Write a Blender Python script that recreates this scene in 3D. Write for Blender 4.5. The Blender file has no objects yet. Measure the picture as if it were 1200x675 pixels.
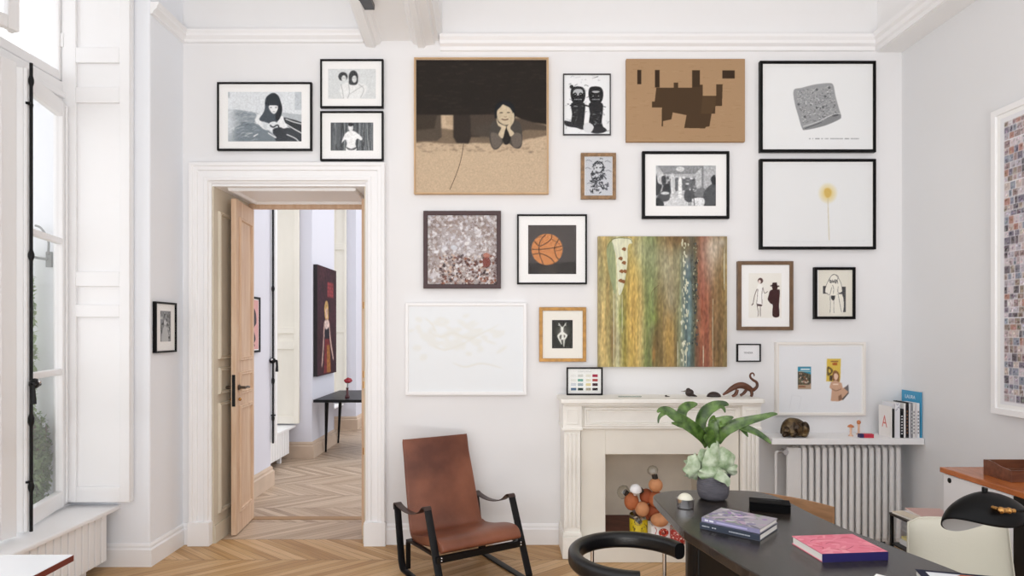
import bpy, bmesh, math, random
from mathutils import Vector, Matrix
random.seed(7)
PI = math.pi
SC = bpy.context.scene
COL = SC.collection
CAMY = -4.6          # camera stands 4.6 m in front of the far wall (y = 0), eye height 1.55 m
EYE = 1.55
F = 740.0

# ------------------------------------------------------------------ colours and materials
def lin(h):
    if isinstance(h, str):
        h = h.lstrip('#'); c = [int(h[i:i+2], 16)/255 for i in (0, 2, 4)]
    else:
        c = list(h)
    return tuple((x/12.92 if x <= .04045 else ((x+.055)/1.055)**2.4) for x in c) + (1.0,)

def mat(name, col, rough=.5, metal=0., var=0., vscale=4., stretch=(1, 1, 1), col2=None, bump=0., bscale=60., spec=.5, coat=0., detail=4., contrast=None):
    m = bpy.data.materials.new(name); m.use_nodes = True
    nt = m.node_tree; b = nt.nodes['Principled BSDF']
    b.inputs['Base Color'].default_value = lin(col)
    b.inputs['Roughness'].default_value = rough
    b.inputs['Metallic'].default_value = metal
    b.inputs['Specular IOR Level'].default_value = spec
    b.inputs['Coat Weight'].default_value = coat
    if var or col2 or bump:
        tc = nt.nodes.new('ShaderNodeTexCoord'); mp = nt.nodes.new('ShaderNodeMapping')
        mp.inputs['Scale'].default_value = stretch
        nt.links.new(tc.outputs['Object'], mp.inputs['Vector'])
    if var or col2:
        n = nt.nodes.new('ShaderNodeTexNoise'); n.inputs['Scale'].default_value = vscale; n.inputs['Detail'].default_value = detail
        nt.links.new(mp.outputs[0], n.inputs['Vector'])
        r = nt.nodes.new('ShaderNodeValToRGB')
        lo, hi = contrast or (.35, .65)
        r.color_ramp.elements[0].position = lo; r.color_ramp.elements[1].position = hi
        c = lin(col)
        if col2: c2 = lin(col2)
        else: c2 = tuple(min(1, x*(1+var)) for x in c[:3]) + (1,); c = tuple(x*(1-var) for x in c[:3]) + (1,)
        r.color_ramp.elements[0].color = c; r.color_ramp.elements[1].color = c2
        nt.links.new(n.outputs['Fac'], r.inputs['Fac']); nt.links.new(r.outputs['Color'], b.inputs['Base Color'])
    if bump:
        n2 = nt.nodes.new('ShaderNodeTexNoise'); n2.inputs['Scale'].default_value = bscale; n2.inputs['Detail'].default_value = 3
        nt.links.new(mp.outputs[0], n2.inputs['Vector'])
        bp = nt.nodes.new('ShaderNodeBump'); bp.inputs['Strength'].default_value = bump; bp.inputs['Distance'].default_value = .01
        nt.links.new(n2.outputs['Fac'], bp.inputs['Height']); nt.links.new(bp.outputs[0], b.inputs['Normal'])
    return m

def ink(name, rough=.8, mscale=0., mamt=0., stretch=(1, 1, 1), coat=0.):
    """material of printed or painted surfaces: colour comes from the mesh's own colour attribute, with optional grain"""
    m = bpy.data.materials.new(name); m.use_nodes = True
    nt = m.node_tree; b = nt.nodes['Principled BSDF']; b.inputs['Roughness'].default_value = rough
    b.inputs['Specular IOR Level'].default_value = .3; b.inputs['Coat Weight'].default_value = coat
    a = nt.nodes.new('ShaderNodeVertexColor'); a.layer_name = 'Col'
    out = a.outputs['Color']
    if mamt:
        tc = nt.nodes.new('ShaderNodeTexCoord'); mp = nt.nodes.new('ShaderNodeMapping'); mp.inputs['Scale'].default_value = stretch
        nt.links.new(tc.outputs['Object'], mp.inputs['Vector'])
        n = nt.nodes.new('ShaderNodeTexNoise'); n.inputs['Scale'].default_value = mscale; n.inputs['Detail'].default_value = 5
        nt.links.new(mp.outputs[0], n.inputs['Vector'])
        mr = nt.nodes.new('ShaderNodeMapRange'); mr.inputs['From Min'].default_value = .3; mr.inputs['From Max'].default_value = .7
        mr.inputs['To Min'].default_value = 1-mamt; mr.inputs['To Max'].default_value = 1+mamt*.6
        nt.links.new(n.outputs['Fac'], mr.inputs['Value'])
        mx = nt.nodes.new('ShaderNodeVectorMath'); mx.operation = 'SCALE'
        nt.links.new(out, mx.inputs[0]); nt.links.new(mr.outputs[0], mx.inputs['Scale']); out = mx.outputs[0]
    nt.links.new(out, b.inputs['Base Color'])
    return m

def glass_mat(name, refl=1.0, tint='#ffffff'):
    m = bpy.data.materials.new(name); m.use_nodes = True
    nt = m.node_tree; nt.nodes.clear()
    o = nt.nodes.new('ShaderNodeOutputMaterial'); mix = nt.nodes.new('ShaderNodeMixShader')
    t = nt.nodes.new('ShaderNodeBsdfTransparent'); t.inputs[0].default_value = lin(tint)
    g = nt.nodes.new('ShaderNodeBsdfGlossy'); g.inputs['Roughness'].default_value = .02
    lw = nt.nodes.new('ShaderNodeLayerWeight'); lw.inputs['Blend'].default_value = .5
    pw = nt.nodes.new('ShaderNodeMath'); pw.operation = 'POWER'; pw.inputs[1].default_value = 4.5
    ml = nt.nodes.new('ShaderNodeMath'); ml.operation = 'MULTIPLY_ADD'; ml.inputs[1].default_value = .7*refl; ml.inputs[2].default_value = .035*refl
    nt.links.new(lw.outputs['Facing'], pw.inputs[0]); nt.links.new(pw.outputs[0], ml.inputs[0]); nt.links.new(ml.outputs[0], mix.inputs[0])
    nt.links.new(t.outputs[0], mix.inputs[1]); nt.links.new(g.outputs[0], mix.inputs[2]); nt.links.new(mix.outputs[0], o.inputs[0])
    return m

def floor_mat():
    m = bpy.data.materials.new('oak_chevron_parquet'); m.use_nodes = True
    nt = m.node_tree; b = nt.nodes['Principled BSDF']
    def N(t, **k):
        n = nt.nodes.new(t)
        for a, v in k.items(): setattr(n, a, v)
        return n
    def math_(op, a, b_=None, c=None):
        n = N('ShaderNodeMath', operation=op)
        for i, v in enumerate((a, b_, c)):
            if v is None: continue
            if isinstance(v, (int, float)): n.inputs[i].default_value = v
            else: nt.links.new(v, n.inputs[i])
        return n.outputs[0]
    tc = N('ShaderNodeTexCoord'); sp = N('ShaderNodeSeparateXYZ'); nt.links.new(tc.outputs['Object'], sp.inputs[0])
    X, Y = sp.outputs['X'], sp.outputs['Y']
    W = .42; bw = .088
    u = math_('DIVIDE', math_('SUBTRACT', Y, .10), W)
    row = math_('FLOOR', u); v = math_('FRACT', u)
    par = math_('FLOORED_MODULO', row, 2)
    sgn = math_('SUBTRACT', math_('MULTIPLY', par, 2), 1)
    t = math_('DIVIDE', math_('ADD', X, math_('MULTIPLY', sgn, math_('MULTIPLY', math_('SUBTRACT', v, .5), W*1.25))), bw)
    bi = math_('FLOOR', t); bf = math_('FRACT', t)
    cx = N('ShaderNodeCombineXYZ'); nt.links.new(bi, cx.inputs[0]); nt.links.new(row, cx.inputs[1])
    wn = N('ShaderNodeTexWhiteNoise', noise_dimensions='3D'); nt.links.new(cx.outputs[0], wn.inputs['Vector'])
    # grain running along each board
    al = N('ShaderNodeCombineXYZ')
    nt.links.new(math_('MULTIPLY', t, 5.), al.inputs[0]); nt.links.new(math_('MULTIPLY', u, 1.1), al.inputs[1]); nt.links.new(math_('MULTIPLY', wn.outputs['Value'], 40.), al.inputs[2])
    gn = N('ShaderNodeTexNoise'); gn.inputs['Scale'].default_value = 1.6; gn.inputs['Detail'].default_value = 6; nt.links.new(al.outputs[0], gn.inputs['Vector'])
    big = N('ShaderNodeTexNoise'); big.inputs['Scale'].default_value = 1.3; nt.links.new(tc.outputs['Object'], big.inputs['Vector'])
    mixv = math_('ADD', math_('ADD', math_('MULTIPLY', wn.outputs['Value'], .36), .07), math_('ADD', math_('MULTIPLY', gn.outputs['Fac'], .75), math_('MULTIPLY', big.outputs['Fac'], .3)))
    r = N('ShaderNodeValToRGB'); e = r.color_ramp.elements
    e[0].position = .38; e[0].color = lin('#8c6439'); e[1].position = 1.15 if False else 1.0; e[1].color = lin('#d3b086')
    k = e.new(.66); k.color = lin('#b48c5c')
    k = e.new(.84); k.color = lin('#c5a072')
    nt.links.new(mixv, r.inputs['Fac'])
    # beyond the doorway the parquet is greyed: light there put into its colour
    gmr = N('ShaderNodeMapRange'); gmr.inputs['From Min'].default_value = .09; gmr.inputs['From Max'].default_value = .11
    nt.links.new(Y, gmr.inputs['Value'])
    hs = N('ShaderNodeHueSaturation'); hs.inputs['Saturation'].default_value = .62; hs.inputs['Value'].default_value = .93
    nt.links.new(r.outputs[0], hs.inputs['Color'])
    m1 = N('ShaderNodeMix', data_type='RGBA'); nt.links.new(gmr.outputs[0], m1.inputs['Factor']); nt.links.new(r.outputs[0], m1.inputs['A']); nt.links.new(hs.outputs[0], m1.inputs['B'])
    # joints
    j1 = math_('LESS_THAN', math_('MINIMUM', bf, math_('SUBTRACT', 1., bf)), .022)
    j2 = math_('LESS_THAN', math_('MINIMUM', v, math_('SUBTRACT', 1., v)), .006)
    j = math_('MAXIMUM', j1, j2)
    m2 = N('ShaderNodeMix', data_type='RGBA'); nt.links.new(math_('MULTIPLY', j, .75), m2.inputs['Factor']); nt.links.new(m1.outputs['Result'], m2.inputs['A']); m2.inputs['B'].default_value = lin('#4a3320')
    nt.links.new(m2.outputs['Result'], b.inputs['Base Color'])
    b.inputs['Roughness'].default_value = .42; b.inputs['Specular IOR Level'].default_value = .35
    bp = N('ShaderNodeBump'); bp.inputs['Strength'].default_value = .25; bp.inputs['Distance'].default_value = .003
    nt.links.new(math_('SUBTRACT', gn.outputs['Fac'], j), bp.inputs['Height']); nt.links.new(bp.outputs[0], b.inputs['Normal'])
    return m

# ------------------------------------------------------------------ mesh building
class MB:
    def __init__(s): s.bm = bmesh.new(); s.cl = None; s.m = 0; s.smooth = False
    def _f(s, vs):
        try: f = s.bm.faces.new(vs)
        except ValueError: return None
        f.material_index = s.m; f.smooth = s.smooth
        return f
    def box(s, x0, x1, y0, y1, z0, z1, M=None):
        v = [s.bm.verts.new((x, y, z)) for z in (z0, z1) for y in (y0, y1) for x in (x0, x1)]
        for q in ((0, 2, 3, 1), (4, 5, 7, 6), (0, 1, 5, 4), (2, 6, 7, 3), (0, 4, 6, 2), (1, 3, 7, 5)): s._f([v[i] for i in q])
        if M is not None:
            for w in v: w.co = M @ w.co
        return s
    def prism(s, pts, a, b, axis='z'):
        """outline pts extruded from a to b; axis z: pts=(x,y); y: pts=(x,z); x: pts=(y,z)"""
        def P(p, h): return {'z': (p[0], p[1], h), 'y': (p[0], h, p[1]), 'x': (h, p[0], p[1])}[axis]
        A = [s.bm.verts.new(P(p, a)) for p in pts]; B = [s.bm.verts.new(P(p, b)) for p in pts]
        n = len(pts); s._f(A[::-1]); s._f(B)
        for i in range(n): s._f([A[i], A[(i+1) % n], B[(i+1) % n], B[i]])
        return s
    def loft(s, rings, closed=True, cap=True, loop=False):
        R = [[s.bm.verts.new(p) for p in r] for r in rings]; n = len(R[0])
        m = len(R)
        for i in range(m if loop else m-1):
            a, b = R[i], R[(i+1) % m]
            for k in range(n if closed else n-1): s._f([a[k], a[(k+1) % n], b[(k+1) % n], b[k]])
        if cap and closed and not loop: s._f(R[0][::-1]); s._f(R[-1])
        return s
    def lathe(s, prof, n=32, c=(0, 0, 0), cap=True, ax=None):
        rings = []
        for r, z in prof:
            ring = [Vector((max(r, 1e-5)*math.cos(2*PI*k/n), max(r, 1e-5)*math.sin(2*PI*k/n), z)) for k in range(n)]
            if ax: ring = [ax @ p for p in ring]
            rings.append([p + Vector(c) for p in ring])
        sm = s.smooth; s.smooth = True; s.loft(rings, cap=cap); s.smooth = sm
        return s
    def cyl(s, p0, p1, r, n=16, r1=None):
        p0, p1 = Vector(p0), Vector(p1); d = p1-p0; q = d.to_track_quat('Z', 'Y').to_matrix()
        s.lathe([(r, 0), (r if r1 is None else r1, d.length)], n, p0, True, q); return s
    def tube(s, pts, r, n=10, loop=False):
        pts = [Vector(p) for p in pts]; m = len(pts); rings = []; up = None
        for i in range(m):
            a = pts[i-1] if (i or loop) else pts[i]; b = pts[(i+1) % m] if (i < m-1 or loop) else pts[i]
            t = (b-a).normalized()
            if up is None: up = Vector((0, 0, 1)) if abs(t.z) < .9 else Vector((1, 0, 0))
            u = (up - t*up.dot(t)).normalized(); w = t.cross(u); up = u
            rr = r[i] if isinstance(r, (list, tuple)) else r
            rings.append([pts[i]+u*math.cos(2*PI*k/n)*rr+w*math.sin(2*PI*k/n)*rr for k in range(n)])
        sm = s.smooth; s.smooth = True; s.loft(rings, loop=loop); s.smooth = sm
        return s
    def band(s, pts, w, t, side=(1, 0, 0), rad=None, loop=False, seg=3, bow=0.):
        """rounded-rectangular section (w along side, t across) swept along pts"""
        pts = [Vector(p) for p in pts]; m = len(pts); side = Vector(side).normalized(); rings = []
        for i in range(m):
            a = pts[i-1] if (i or loop) else pts[i]; b = pts[(i+1) % m] if (i < m-1 or loop) else pts[i]
            tg = (b-a).normalized(); nn = tg.cross(side).normalized()
            W = (w[i] if isinstance(w, (list, tuple)) else w)/2; T = (t[i] if isinstance(t, (list, tuple)) else t)/2
            rr = min(rad if rad is not None else .3*T, T*.98, W*.98); ring = []
            for cx, cy, a0 in ((W-rr, T-rr, 0), (-(W-rr), T-rr, PI/2), (-(W-rr), -(T-rr), PI), (W-rr, -(T-rr), 1.5*PI)):
                for k in range(seg+1):
                    an = a0 + PI/2*k/seg
                    x = cx+rr*math.cos(an); ring.append(pts[i] + side*x + nn*(cy+rr*math.sin(an) - bow*(1-(x/W)**2)))
            rings.append(ring)
        sm = s.smooth; s.smooth = True; s.loft(rings, loop=loop); s.smooth = sm
        return s
    def ball(s, c, r, n=20, rot=None):
        if isinstance(r, (int, float)): r = (r, r, r)
        prof = []
        rings = []
        for i in range(n//2+1):
            th = -PI/2+PI*i/(n//2); cr = max(math.cos(th), 1e-4)
            ring = [Vector((r[0]*cr*math.cos(2*PI*k/n), r[1]*cr*math.sin(2*PI*k/n), r[2]*math.sin(th))) for k in range(n)]
            if rot: ring = [rot @ p for p in ring]
            rings.append([p+Vector(c) for p in ring])
        sm = s.smooth; s.smooth = True; s.loft(rings); s.smooth = sm
        return s
    def build(s, name, m, parent=None, loc=(0, 0, 0), rotz=0., bev=0., bseg=2, sharp=40, sub=0, solid=0., label=None):
        bmesh.ops.recalc_face_normals(s.bm, faces=s.bm.faces) if not s.cl else None
        me = bpy.data.meshes.new(name); s.bm.to_mesh(me); s.bm.free()
        for x in (m if isinstance(m, (list, tuple)) else [m]): me.materials.append(x)
        if any(p.use_smooth for p in me.polygons): me.set_sharp_from_angle(angle=math.radians(sharp))
        o = bpy.data.objects.new(name, me); COL.objects.link(o)
        if parent: o.parent = parent
        o.location = loc; o.rotation_euler = (0, 0, rotz)
        if solid:
            d = o.modifiers.new('t', 'SOLIDIFY'); d.thickness = solid; d.offset = 0
        if bev:
            d = o.modifiers.new('b', 'BEVEL'); d.width = bev; d.segments = bseg; d.limit_method = 'ANGLE'; d.angle_limit = math.radians(35)
            d.harden_normals = False
        if sub:
            d = o.modifiers.new('s', 'SUBSURF'); d.levels = sub; d.render_levels = sub
        if label: o['label'] = label
        return o

def thing(name, label, cat, loc=(0, 0, 0), rotz=0., group=None):
    o = bpy.data.objects.new(name, None); COL.objects.link(o); o.location = loc; o.rotation_euler = (0, 0, rotz)
    o.empty_display_size = .05
    o['label'] = label; o['category'] = cat
    if group: o['group'] = group
    return o
def tag(o, label, cat, group=None):
    o['label'] = label; o['category'] = cat
    if group: o['group'] = group
    return o
def struct(o):
    o['kind'] = 'structure'; return o
def sroot(name, loc=(0, 0, 0), rotz=0.):
    o = bpy.data.objects.new(name, None); COL.objects.link(o); o.location = loc; o.rotation_euler = (0, 0, rotz); o['kind'] = 'structure'; return o

def text_mesh(name, s, size, m, parent, loc, rot, align='CENTER', ext=.0002, sx=1.):
    cu = bpy.data.curves.new(name, 'FONT'); cu.body = s; cu.size = size; cu.align_x = align; cu.align_y = 'CENTER'; cu.extrude = ext
    t = bpy.data.objects.new('tmp', cu); COL.objects.link(t); bpy.context.view_layer.update()
    me = bpy.data.meshes.new_from_object(t); bpy.data.objects.remove(t); me.materials.clear(); me.materials.append(m); me.name = name
    o = bpy.data.objects.new(name, me); COL.objects.link(o); o.parent = parent; o.location = loc; o.rotation_euler = rot; o.scale = (sx, 1, 1)
    return o

def catmull(pts, n=6, closed=False):
    out = []; m = len(pts)
    P = [Vector(p) for p in pts]
    rng = range(m if closed else m-1)
    for i in rng:
        p0 = P[(i-1) % m] if (closed or i) else P[0]; p1 = P[i]; p2 = P[(i+1) % m]; p3 = P[(i+2) % m] if (closed or i+2 < m) else P[-1]
        for k in range(n):
            t = k/n
            out.append(.5*((2*p1)+(-p0+p2)*t+(2*p0-5*p1+4*p2-p3)*t*t+(-p0+3*p1-3*p2+p3)*t**3))
    if not closed: out.append(P[-1])
    return out

# ------------------------------------------------------------------ material library
M = {}
M['wall'] = mat('white_wall_paint', '#e8e8e9', .75, var=.01, vscale=1.5, spec=.2)
M['wallr'] = mat('cool_white_wall_paint', '#e3e4e6', .75, var=.01, vscale=1.5, spec=.2)
M['ceil'] = mat('ceiling_white', '#eeeeee', .8, spec=.2)
M['trim'] = mat('white_gloss_woodwork', '#f0f0f1', .42, spec=.4)
M['floor'] = floor_mat()
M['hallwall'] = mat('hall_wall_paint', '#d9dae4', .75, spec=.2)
M['cream'] = mat('aged_cream_panelling', '#cfc6b4', .5, var=.05, vscale=3)
M['creamlt'] = mat('aged_cream_shutter', '#ebe7dc', .5, var=.03, vscale=4, stretch=(1, 1, .3))
M['hallbase'] = mat('bare_stone_skirting', '#c9b4a0', .6, var=.08, vscale=3)
M['rawwood'] = mat('stripped_door_wood', '#ccab8e', .55, col2='#dcc2a8', vscale=5, stretch=(6, 6, .5))
M['iron'] = mat('blackened_iron', '#0e0e10', .4, spec=.25)
M['blackframe'] = mat('black_frame', '#0c0b0c', .4, spec=.15)
M['mount'] = mat('white_mount_board', '#f3f3f2', .85, spec=.2)
M['glass'] = glass_mat('picture_glass', .25)
M['wglass'] = glass_mat('window_glass', .9)
M['chrome'] = mat('polished_steel', '#d0d0d2', .15, metal=1.)
M['brass'] = mat('polished_brass', '#b98b52', .22, metal=1.)
M['ink'] = ink('print_ink'); M['inkg'] = ink('grainy_print', .85, 260, .35)
M['canvas'] = ink('linen_canvas_print', .9, 160, .07, (1, 1, 3))
M['oil'] = ink('oil_paint', .55, 90, .18, (1, 1, .22))
# ================================================================== THE SETTING
XL, XR = -2.335, 2.903       # side wall planes
DX0, DX1, DZ = -2.126, -1.0, 2.625   # doorway
TH = .67                     # depth of the doorway
HC = 4.35                    # ceiling height
WD = lambda d: d + CAMY      # distance from the camera plane -> y

b = MB(); b.box(-3.15, 3.4, CAMY-.6, 7.2, -.08, 0)
struct(b.build('floor', M['floor']))
b = MB(); b.box(-3.15, 3.2, CAMY-.6, TH, HC, HC+.12)
struct(b.build('ceiling', M['ceil']))

# back wall with the doorway; the chimney breast opening is cut for the fireplace
b = MB()
FX0, FX1, FZ = .69, 1.475, .73
b.box(XL, DX0, 0, TH, 0, HC); b.box(DX0, DX1, 0, TH, DZ, HC); b.box(DX1, FX0, 0, TH, 0, HC)
b.box(FX0, FX1, 0, TH, FZ, HC); b.box(FX0, FX1, .3, TH, 0, FZ); b.box(FX1, 3.2, 0, TH, 0, HC)
struct(b.build('wall_back', M['wall']))
# right wall
b = MB(); b.box(XR, XR+.3, CAMY-.6, 0, 0, HC); struct(b.build('wall_right', M['wallr']))
# left wall: far pier, pier toward the camera, apron below and lintel above the window
RD = WD(4.17); RN = WD(2.82); XO = -3.13
b = MB(); b.box(XO, XL, RD, TH, 0, HC)
struct(b.build('wall_left', mat('window_wall_paint', '#eef1f6', .75, spec=.2), bev=.012))
b = MB(); b.box(XO, XL, RN-.45, RN, 0, HC); b.box(XO, -2.80, RN, RD, 0, .375); b.box(XO, XL, RN, RD, 4.2, HC)
struct(b.build('wall_left', M['wall']))

# skirting boards
def skirt(name, path, h=.15, t=.022, m=None, side=1):
    """profiled skirting swept along a plan polyline; side=+1 puts it to the left of travel"""
    prof = [(0, 0), (t, 0), (t, h*.74), (t*.55, h*.80), (t*.55, h*.9), (t*.2, h), (0, h)]
    P = [Vector((p[0], p[1], 0)) for p in path]; n = len(P); rings = []
    for i in range(n):
        d0 = (P[i]-P[i-1]).normalized() if i else (P[1]-P[0]).normalized()
        d1 = (P[i+1]-P[i]).normalized() if i < n-1 else d0
        n0 = Vector((-d0.y, d0.x, 0))*side; n1 = Vector((-d1.y, d1.x, 0))*side
        mm = (n0+n1); mm = mm/max(mm.dot(n0), .3)
        rings.append([P[i]+mm*a+Vector((0, 0, z)) for a, z in prof])
    b = MB(); b.loft(rings); return struct(b.build(name, m or M['trim']))
skirt('baseboard_left', [(-2.85, RD), (XL, RD), (XL, -.0), (DX0-.14, 0)], side=-1)
skirt('baseboard_back', [(DX1+.14, 0), (.40, 0)], side=-1)
skirt('baseboard_back', [(1.76, 0), (XR, 0), (XR, CAMY)], side=-1)

# cornices (profile points: distance from wall, height)
def cornice(name, path, prof, side=-1, m=None):
    P = [Vector((p[0], p[1], 0)) for p in path]; n = len(P); rings = []
    for i in range(n):
        d0 = (P[i]-P[i-1]).normalized() if i else (P[1]-P[0]).normalized()
        d1 = (P[i+1]-P[i]).normalized() if i < n-1 else d0
        n0 = Vector((-d0.y, d0.x, 0))*side; n1 = Vector((-d1.y, d1.x, 0))*side
        mm = (n0+n1); mm = mm/max(mm.dot(n0), .3)
        rings.append([P[i]+mm*a+Vector((0, 0, z)) for a, z in prof])
    b = MB(); b.loft(rings); return struct(b.build(name, m or M['trim']))
cprof = [(0, 3.645), (.02, 3.65), (.022, 3.665), (.045, 3.685), (.048, 3.70), (.06, 3.715), (.06, 3.725), (0, 3.725)]
cornice('trim_1', [(XL, RD), (XL, 0), (-1.02, 0)], cprof)
cprof2 = [(0, 3.585), (.015, 3.59), (.018, 3.615), (.04, 3.63), (.045, 3.65), (.06, 3.67), (.06, 3.69), (0, 3.70)]
cornice('trim_2', [(-.46, 0), (2.70, 0)], cprof2)
# boxed soffit along the right wall with its own cornice
b = MB(); b.box(2.725, XR, CAMY-.5, 0, 3.58, HC)
struct(b.build('trim_3', M['ceil']))
cornice('trim_4', [(2.725, 0), (2.725, CAMY-.4)], [(0, 3.585), (.012, 3.585), (.02, 3.61), (.035, 3.62), (.04, 3.65), (.06, 3.665), (.065, 3.69), (.065, 3.70), (0, 3.71)])
# moulded ceiling beam springing from the back wall
bp_ = [(-1.03, 4.5), (-1.03, 3.68), (-1.0, 3.62), (-.935, 3.61), (-.925, 3.635), (-.90, 3.64), (-.885, 3.665), (-.67, 3.665), (-.655, 3.64), (-.632, 3.635), (-.62, 3.61), (-.578, 3.61),
       (-.57, 3.622), (-.56, 3.63), (-.505, 3.635), (-.495, 3.66), (-.475, 3.665), (-.465, 3.70), (-.445, 3.73), (-.445, 4.5)]
b = MB(); rings = []
for y, dz in ((0, 0.0), (-.5, .085), (-1.0, .16), (-1.8, .25), (-4.8, .42)):
    rings.append([(x, y, z+dz if z < 4.4 else 4.5+dz) for x, z in bp_])
b.loft(rings); struct(b.build('trim_5', M['ceil']))

# door casing, reveal lining
b = MB()
def casing_ring(b, x0, x1, ztop, w, y, prof):
    # profile: (offset from opening 0..w, projection)
    path = [((x0, 0), (-1, 0)), ((x0, ztop), (-1, 1)), ((x1, ztop), (1, 1)), ((x1, 0), (1, 0))]
    rings = []
    for (px, pz), (ux, uz) in path:
        rings.append([(px+ux*a, y-pr, pz+uz*a) for a, pr in prof])
    b.loft(rings)
casing_ring(b, DX0, DX1, DZ, .145, 0, [(-.003, -.02), (-.003, .010), (.012, .02), (.018, .032), (.04, .035), (.045, .028), (.085, .028), (.09, .04), (.115, .042), (.12, .05), (.142, .052), (.145, .04), (.145, 0)])
dr = struct(b.build('door_1', M['trim'], bev=.002))
for x0, x1 in ((DX0-.15, DX0+.006), (DX1-.006, DX1+.15)): b = MB(); b.box(x0, x1, -.058, .004, 0, .17); b.build('casing_plinth', M['trim'], dr, bev=.002)
# lining of the passage: panelled left and right sides, soffit
def panel(b, u0, u1, z0, z1, at, P, w=.03, dep=.018):
    """raised moulding frame on a plane. P(u, z, out) -> point"""
    prof = [(0, 0), (.2*w, dep), (.5*w, dep*.7), (.8*w, dep), (w, 0)]
    rings = []
    for (u, z), (su, sz) in (((u0, z0), (1, 1)), ((u1, z0), (-1, 1)), ((u1, z1), (-1, -1)), ((u0, z1), (1, -1))):
        rings.append([P(u+su*a, z+sz*a, at+pr) for a, pr in prof])
    b.loft(rings, loop=True)
for nm, xs, sg in (('wall_passage_left', DX0, 1), ('wall_passage_right', DX1, -1)):
    b = MB()
    x0, x1 = sorted((xs-sg*.006, xs+sg*.014)); b.box(x0, x1, .003, TH-.045, 0, DZ-.002)
    P = lambda u, z, o: (xs+sg*(.014+o), u, z)
    for z0, z1 in ((.2, 1.02), (1.08, 1.28), (1.34, 2.44)): panel(b, .07, TH-.12, z0, z1, 0, P)
    b.box(*(sorted((xs-sg*.006, xs+sg*.026))), .0065, TH-.045, 0, .13)
    struct(b.build(nm, M['cream']))
b = MB(); b.box(DX0-.004, DX1+.004, .0015, TH, DZ-.02, DZ+.004)
panel(b, DX0+.09, DX1-.09, .06, TH-.09, 0, lambda u, z, o: (u, z, DZ-.02-o))
struct(b.build('trim_6', M['trim']))
b = MB(); b.box(DX0+.015, DX1-.015, TH-.045, TH+.01, DZ-.06, DZ-.02); b.box(DX0+.0, DX0+.03, TH-.045, TH+.01, 0, DZ-.06); b.box(DX1-.03, DX1, TH-.045, TH+.01, 0, DZ-.06)
struct(b.build('trim_7', M['rawwood'], bev=.003))
# threshold board
b = MB(); b.box(DX0+.02, DX1-.02, TH-.08, TH-.0, 0, .004); struct(b.build('trim_8', mat('threshold_oak', '#a07e58', .5, var=.1, vscale=6, stretch=(.3, 4, 1))))

# double door: two leaves folded back into the passage
def door_leaf(name, hx, hy, ang, w, flip):
    r = sroot(name, (hx, hy, 0), ang)
    H = DZ-.075; t = .038
    b = MB(); b.box(0, w, -t/2, t/2, .008, H)
    for sd in (1, -1):
        P = lambda u, z, o: (u, sd*(t/2+o), z)
        for z0, z1 in ((.16, .98), (1.06, 1.24), (1.32, H-.12)): panel(b, .065, w-.065, z0, z1, 0, P, .032, .015)
    lf = b.build('door_leaf', M['rawwood'], r, bev=.002)
    lf['label'] = 'pale stripped wood panelled door leaf'
    if flip:
        b = MB(); b.box(w-.001, w+.003, -.012, .012, .98, 1.22); b.build('lock_plate', M['iron'], r)
        for sd in (1, -1):
            b = MB(); b.cyl((w-.05, sd*t/2, 1.12), (w-.05, sd*(t/2+.055), 1.12), .011, 12)
            b.tube(catmull([(w-.05, sd*(t/2+.05), 1.12), (w-.09, sd*(t/2+.055), 1.122), (w-.15, sd*(t/2+.05), 1.115)], 4), .009, 10)
            b.lathe([(.022, 0), (.022, .006)], 16, (w-.05, sd*(t/2+.003 if sd > 0 else t/2+.003), 1.12), True, Matrix.Rotation(-PI/2*sd, 3, 'X'))
            b.build('door_handle', mat('aged_bronze_handle', '#5b5148', .3, metal=.8), r)
            b = MB(); b.ball((w-.05, sd*(t/2+.012), 1.03), (.012, .012, .014), 12); b.build('keyhole_cover', M['brass'], r)
    else:
        for z in (.62, 1.12, 1.2, 1.72):
            b = MB(); b.cyl((w+.003, 0, z), (w+.003, 0, z+.05), .008, 10); b.build('bolt', M['brass'], r)
    return r
def leaf_to(name, hx, hy, fx, fy, flip):
    a = math.atan2(fy-hy, fx-hx); w = math.hypot(fx-hx, fy-hy)
    return door_leaf(name, hx, hy, a, w, flip)
leaf_to('door_2', DX0+.045, WD(5.22), -2.036, WD(4.765), True)
leaf_to('door_3', DX1-.06, WD(5.22), -1.052, WD(4.765), False)

# ---------------------------------------------------------------- room beyond the doorway
b = MB(); b.box(XO, XL, TH, WD(6.33), 0, 4.4); b.box(XO, XL, WD(7.70), WD(8.71), 0, 4.4); b.box(XO, XL, WD(10.0), 7.2, 0, 4.4)
b.box(XO, -2.85, WD(6.33), WD(7.70), 0, .38); b.box(XO, -2.85, WD(8.71), WD(10.0), 0, .38)
b.box(XO, XL, WD(6.33), WD(7.70), 3.9, 4.4); b.box(XO, XL, WD(8.71), WD(10.0), 3.9, 4.4)
struct(b.build('wall_hall', M['hallwall']))
b = MB(); b.box(XO, 3.2, 7.2, 7.4, 0, 4.4); struct(b.build('wall_hall_end', M['hallwall']))
for path in ([(XL, TH+.02), (XL, WD(6.33)), (-2.6, WD(6.33))], [(-2.84, WD(7.70)), (XL, WD(7.70)), (XL, WD(8.71)), (-2.8, WD(8.71))], [(-2.84, WD(10.)), (XL, WD(10.)), (XL, 7.2)]):
    skirt('baseboard_hall', path, h=.2, t=.03, m=M['hallbase'], side=-1)

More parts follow.
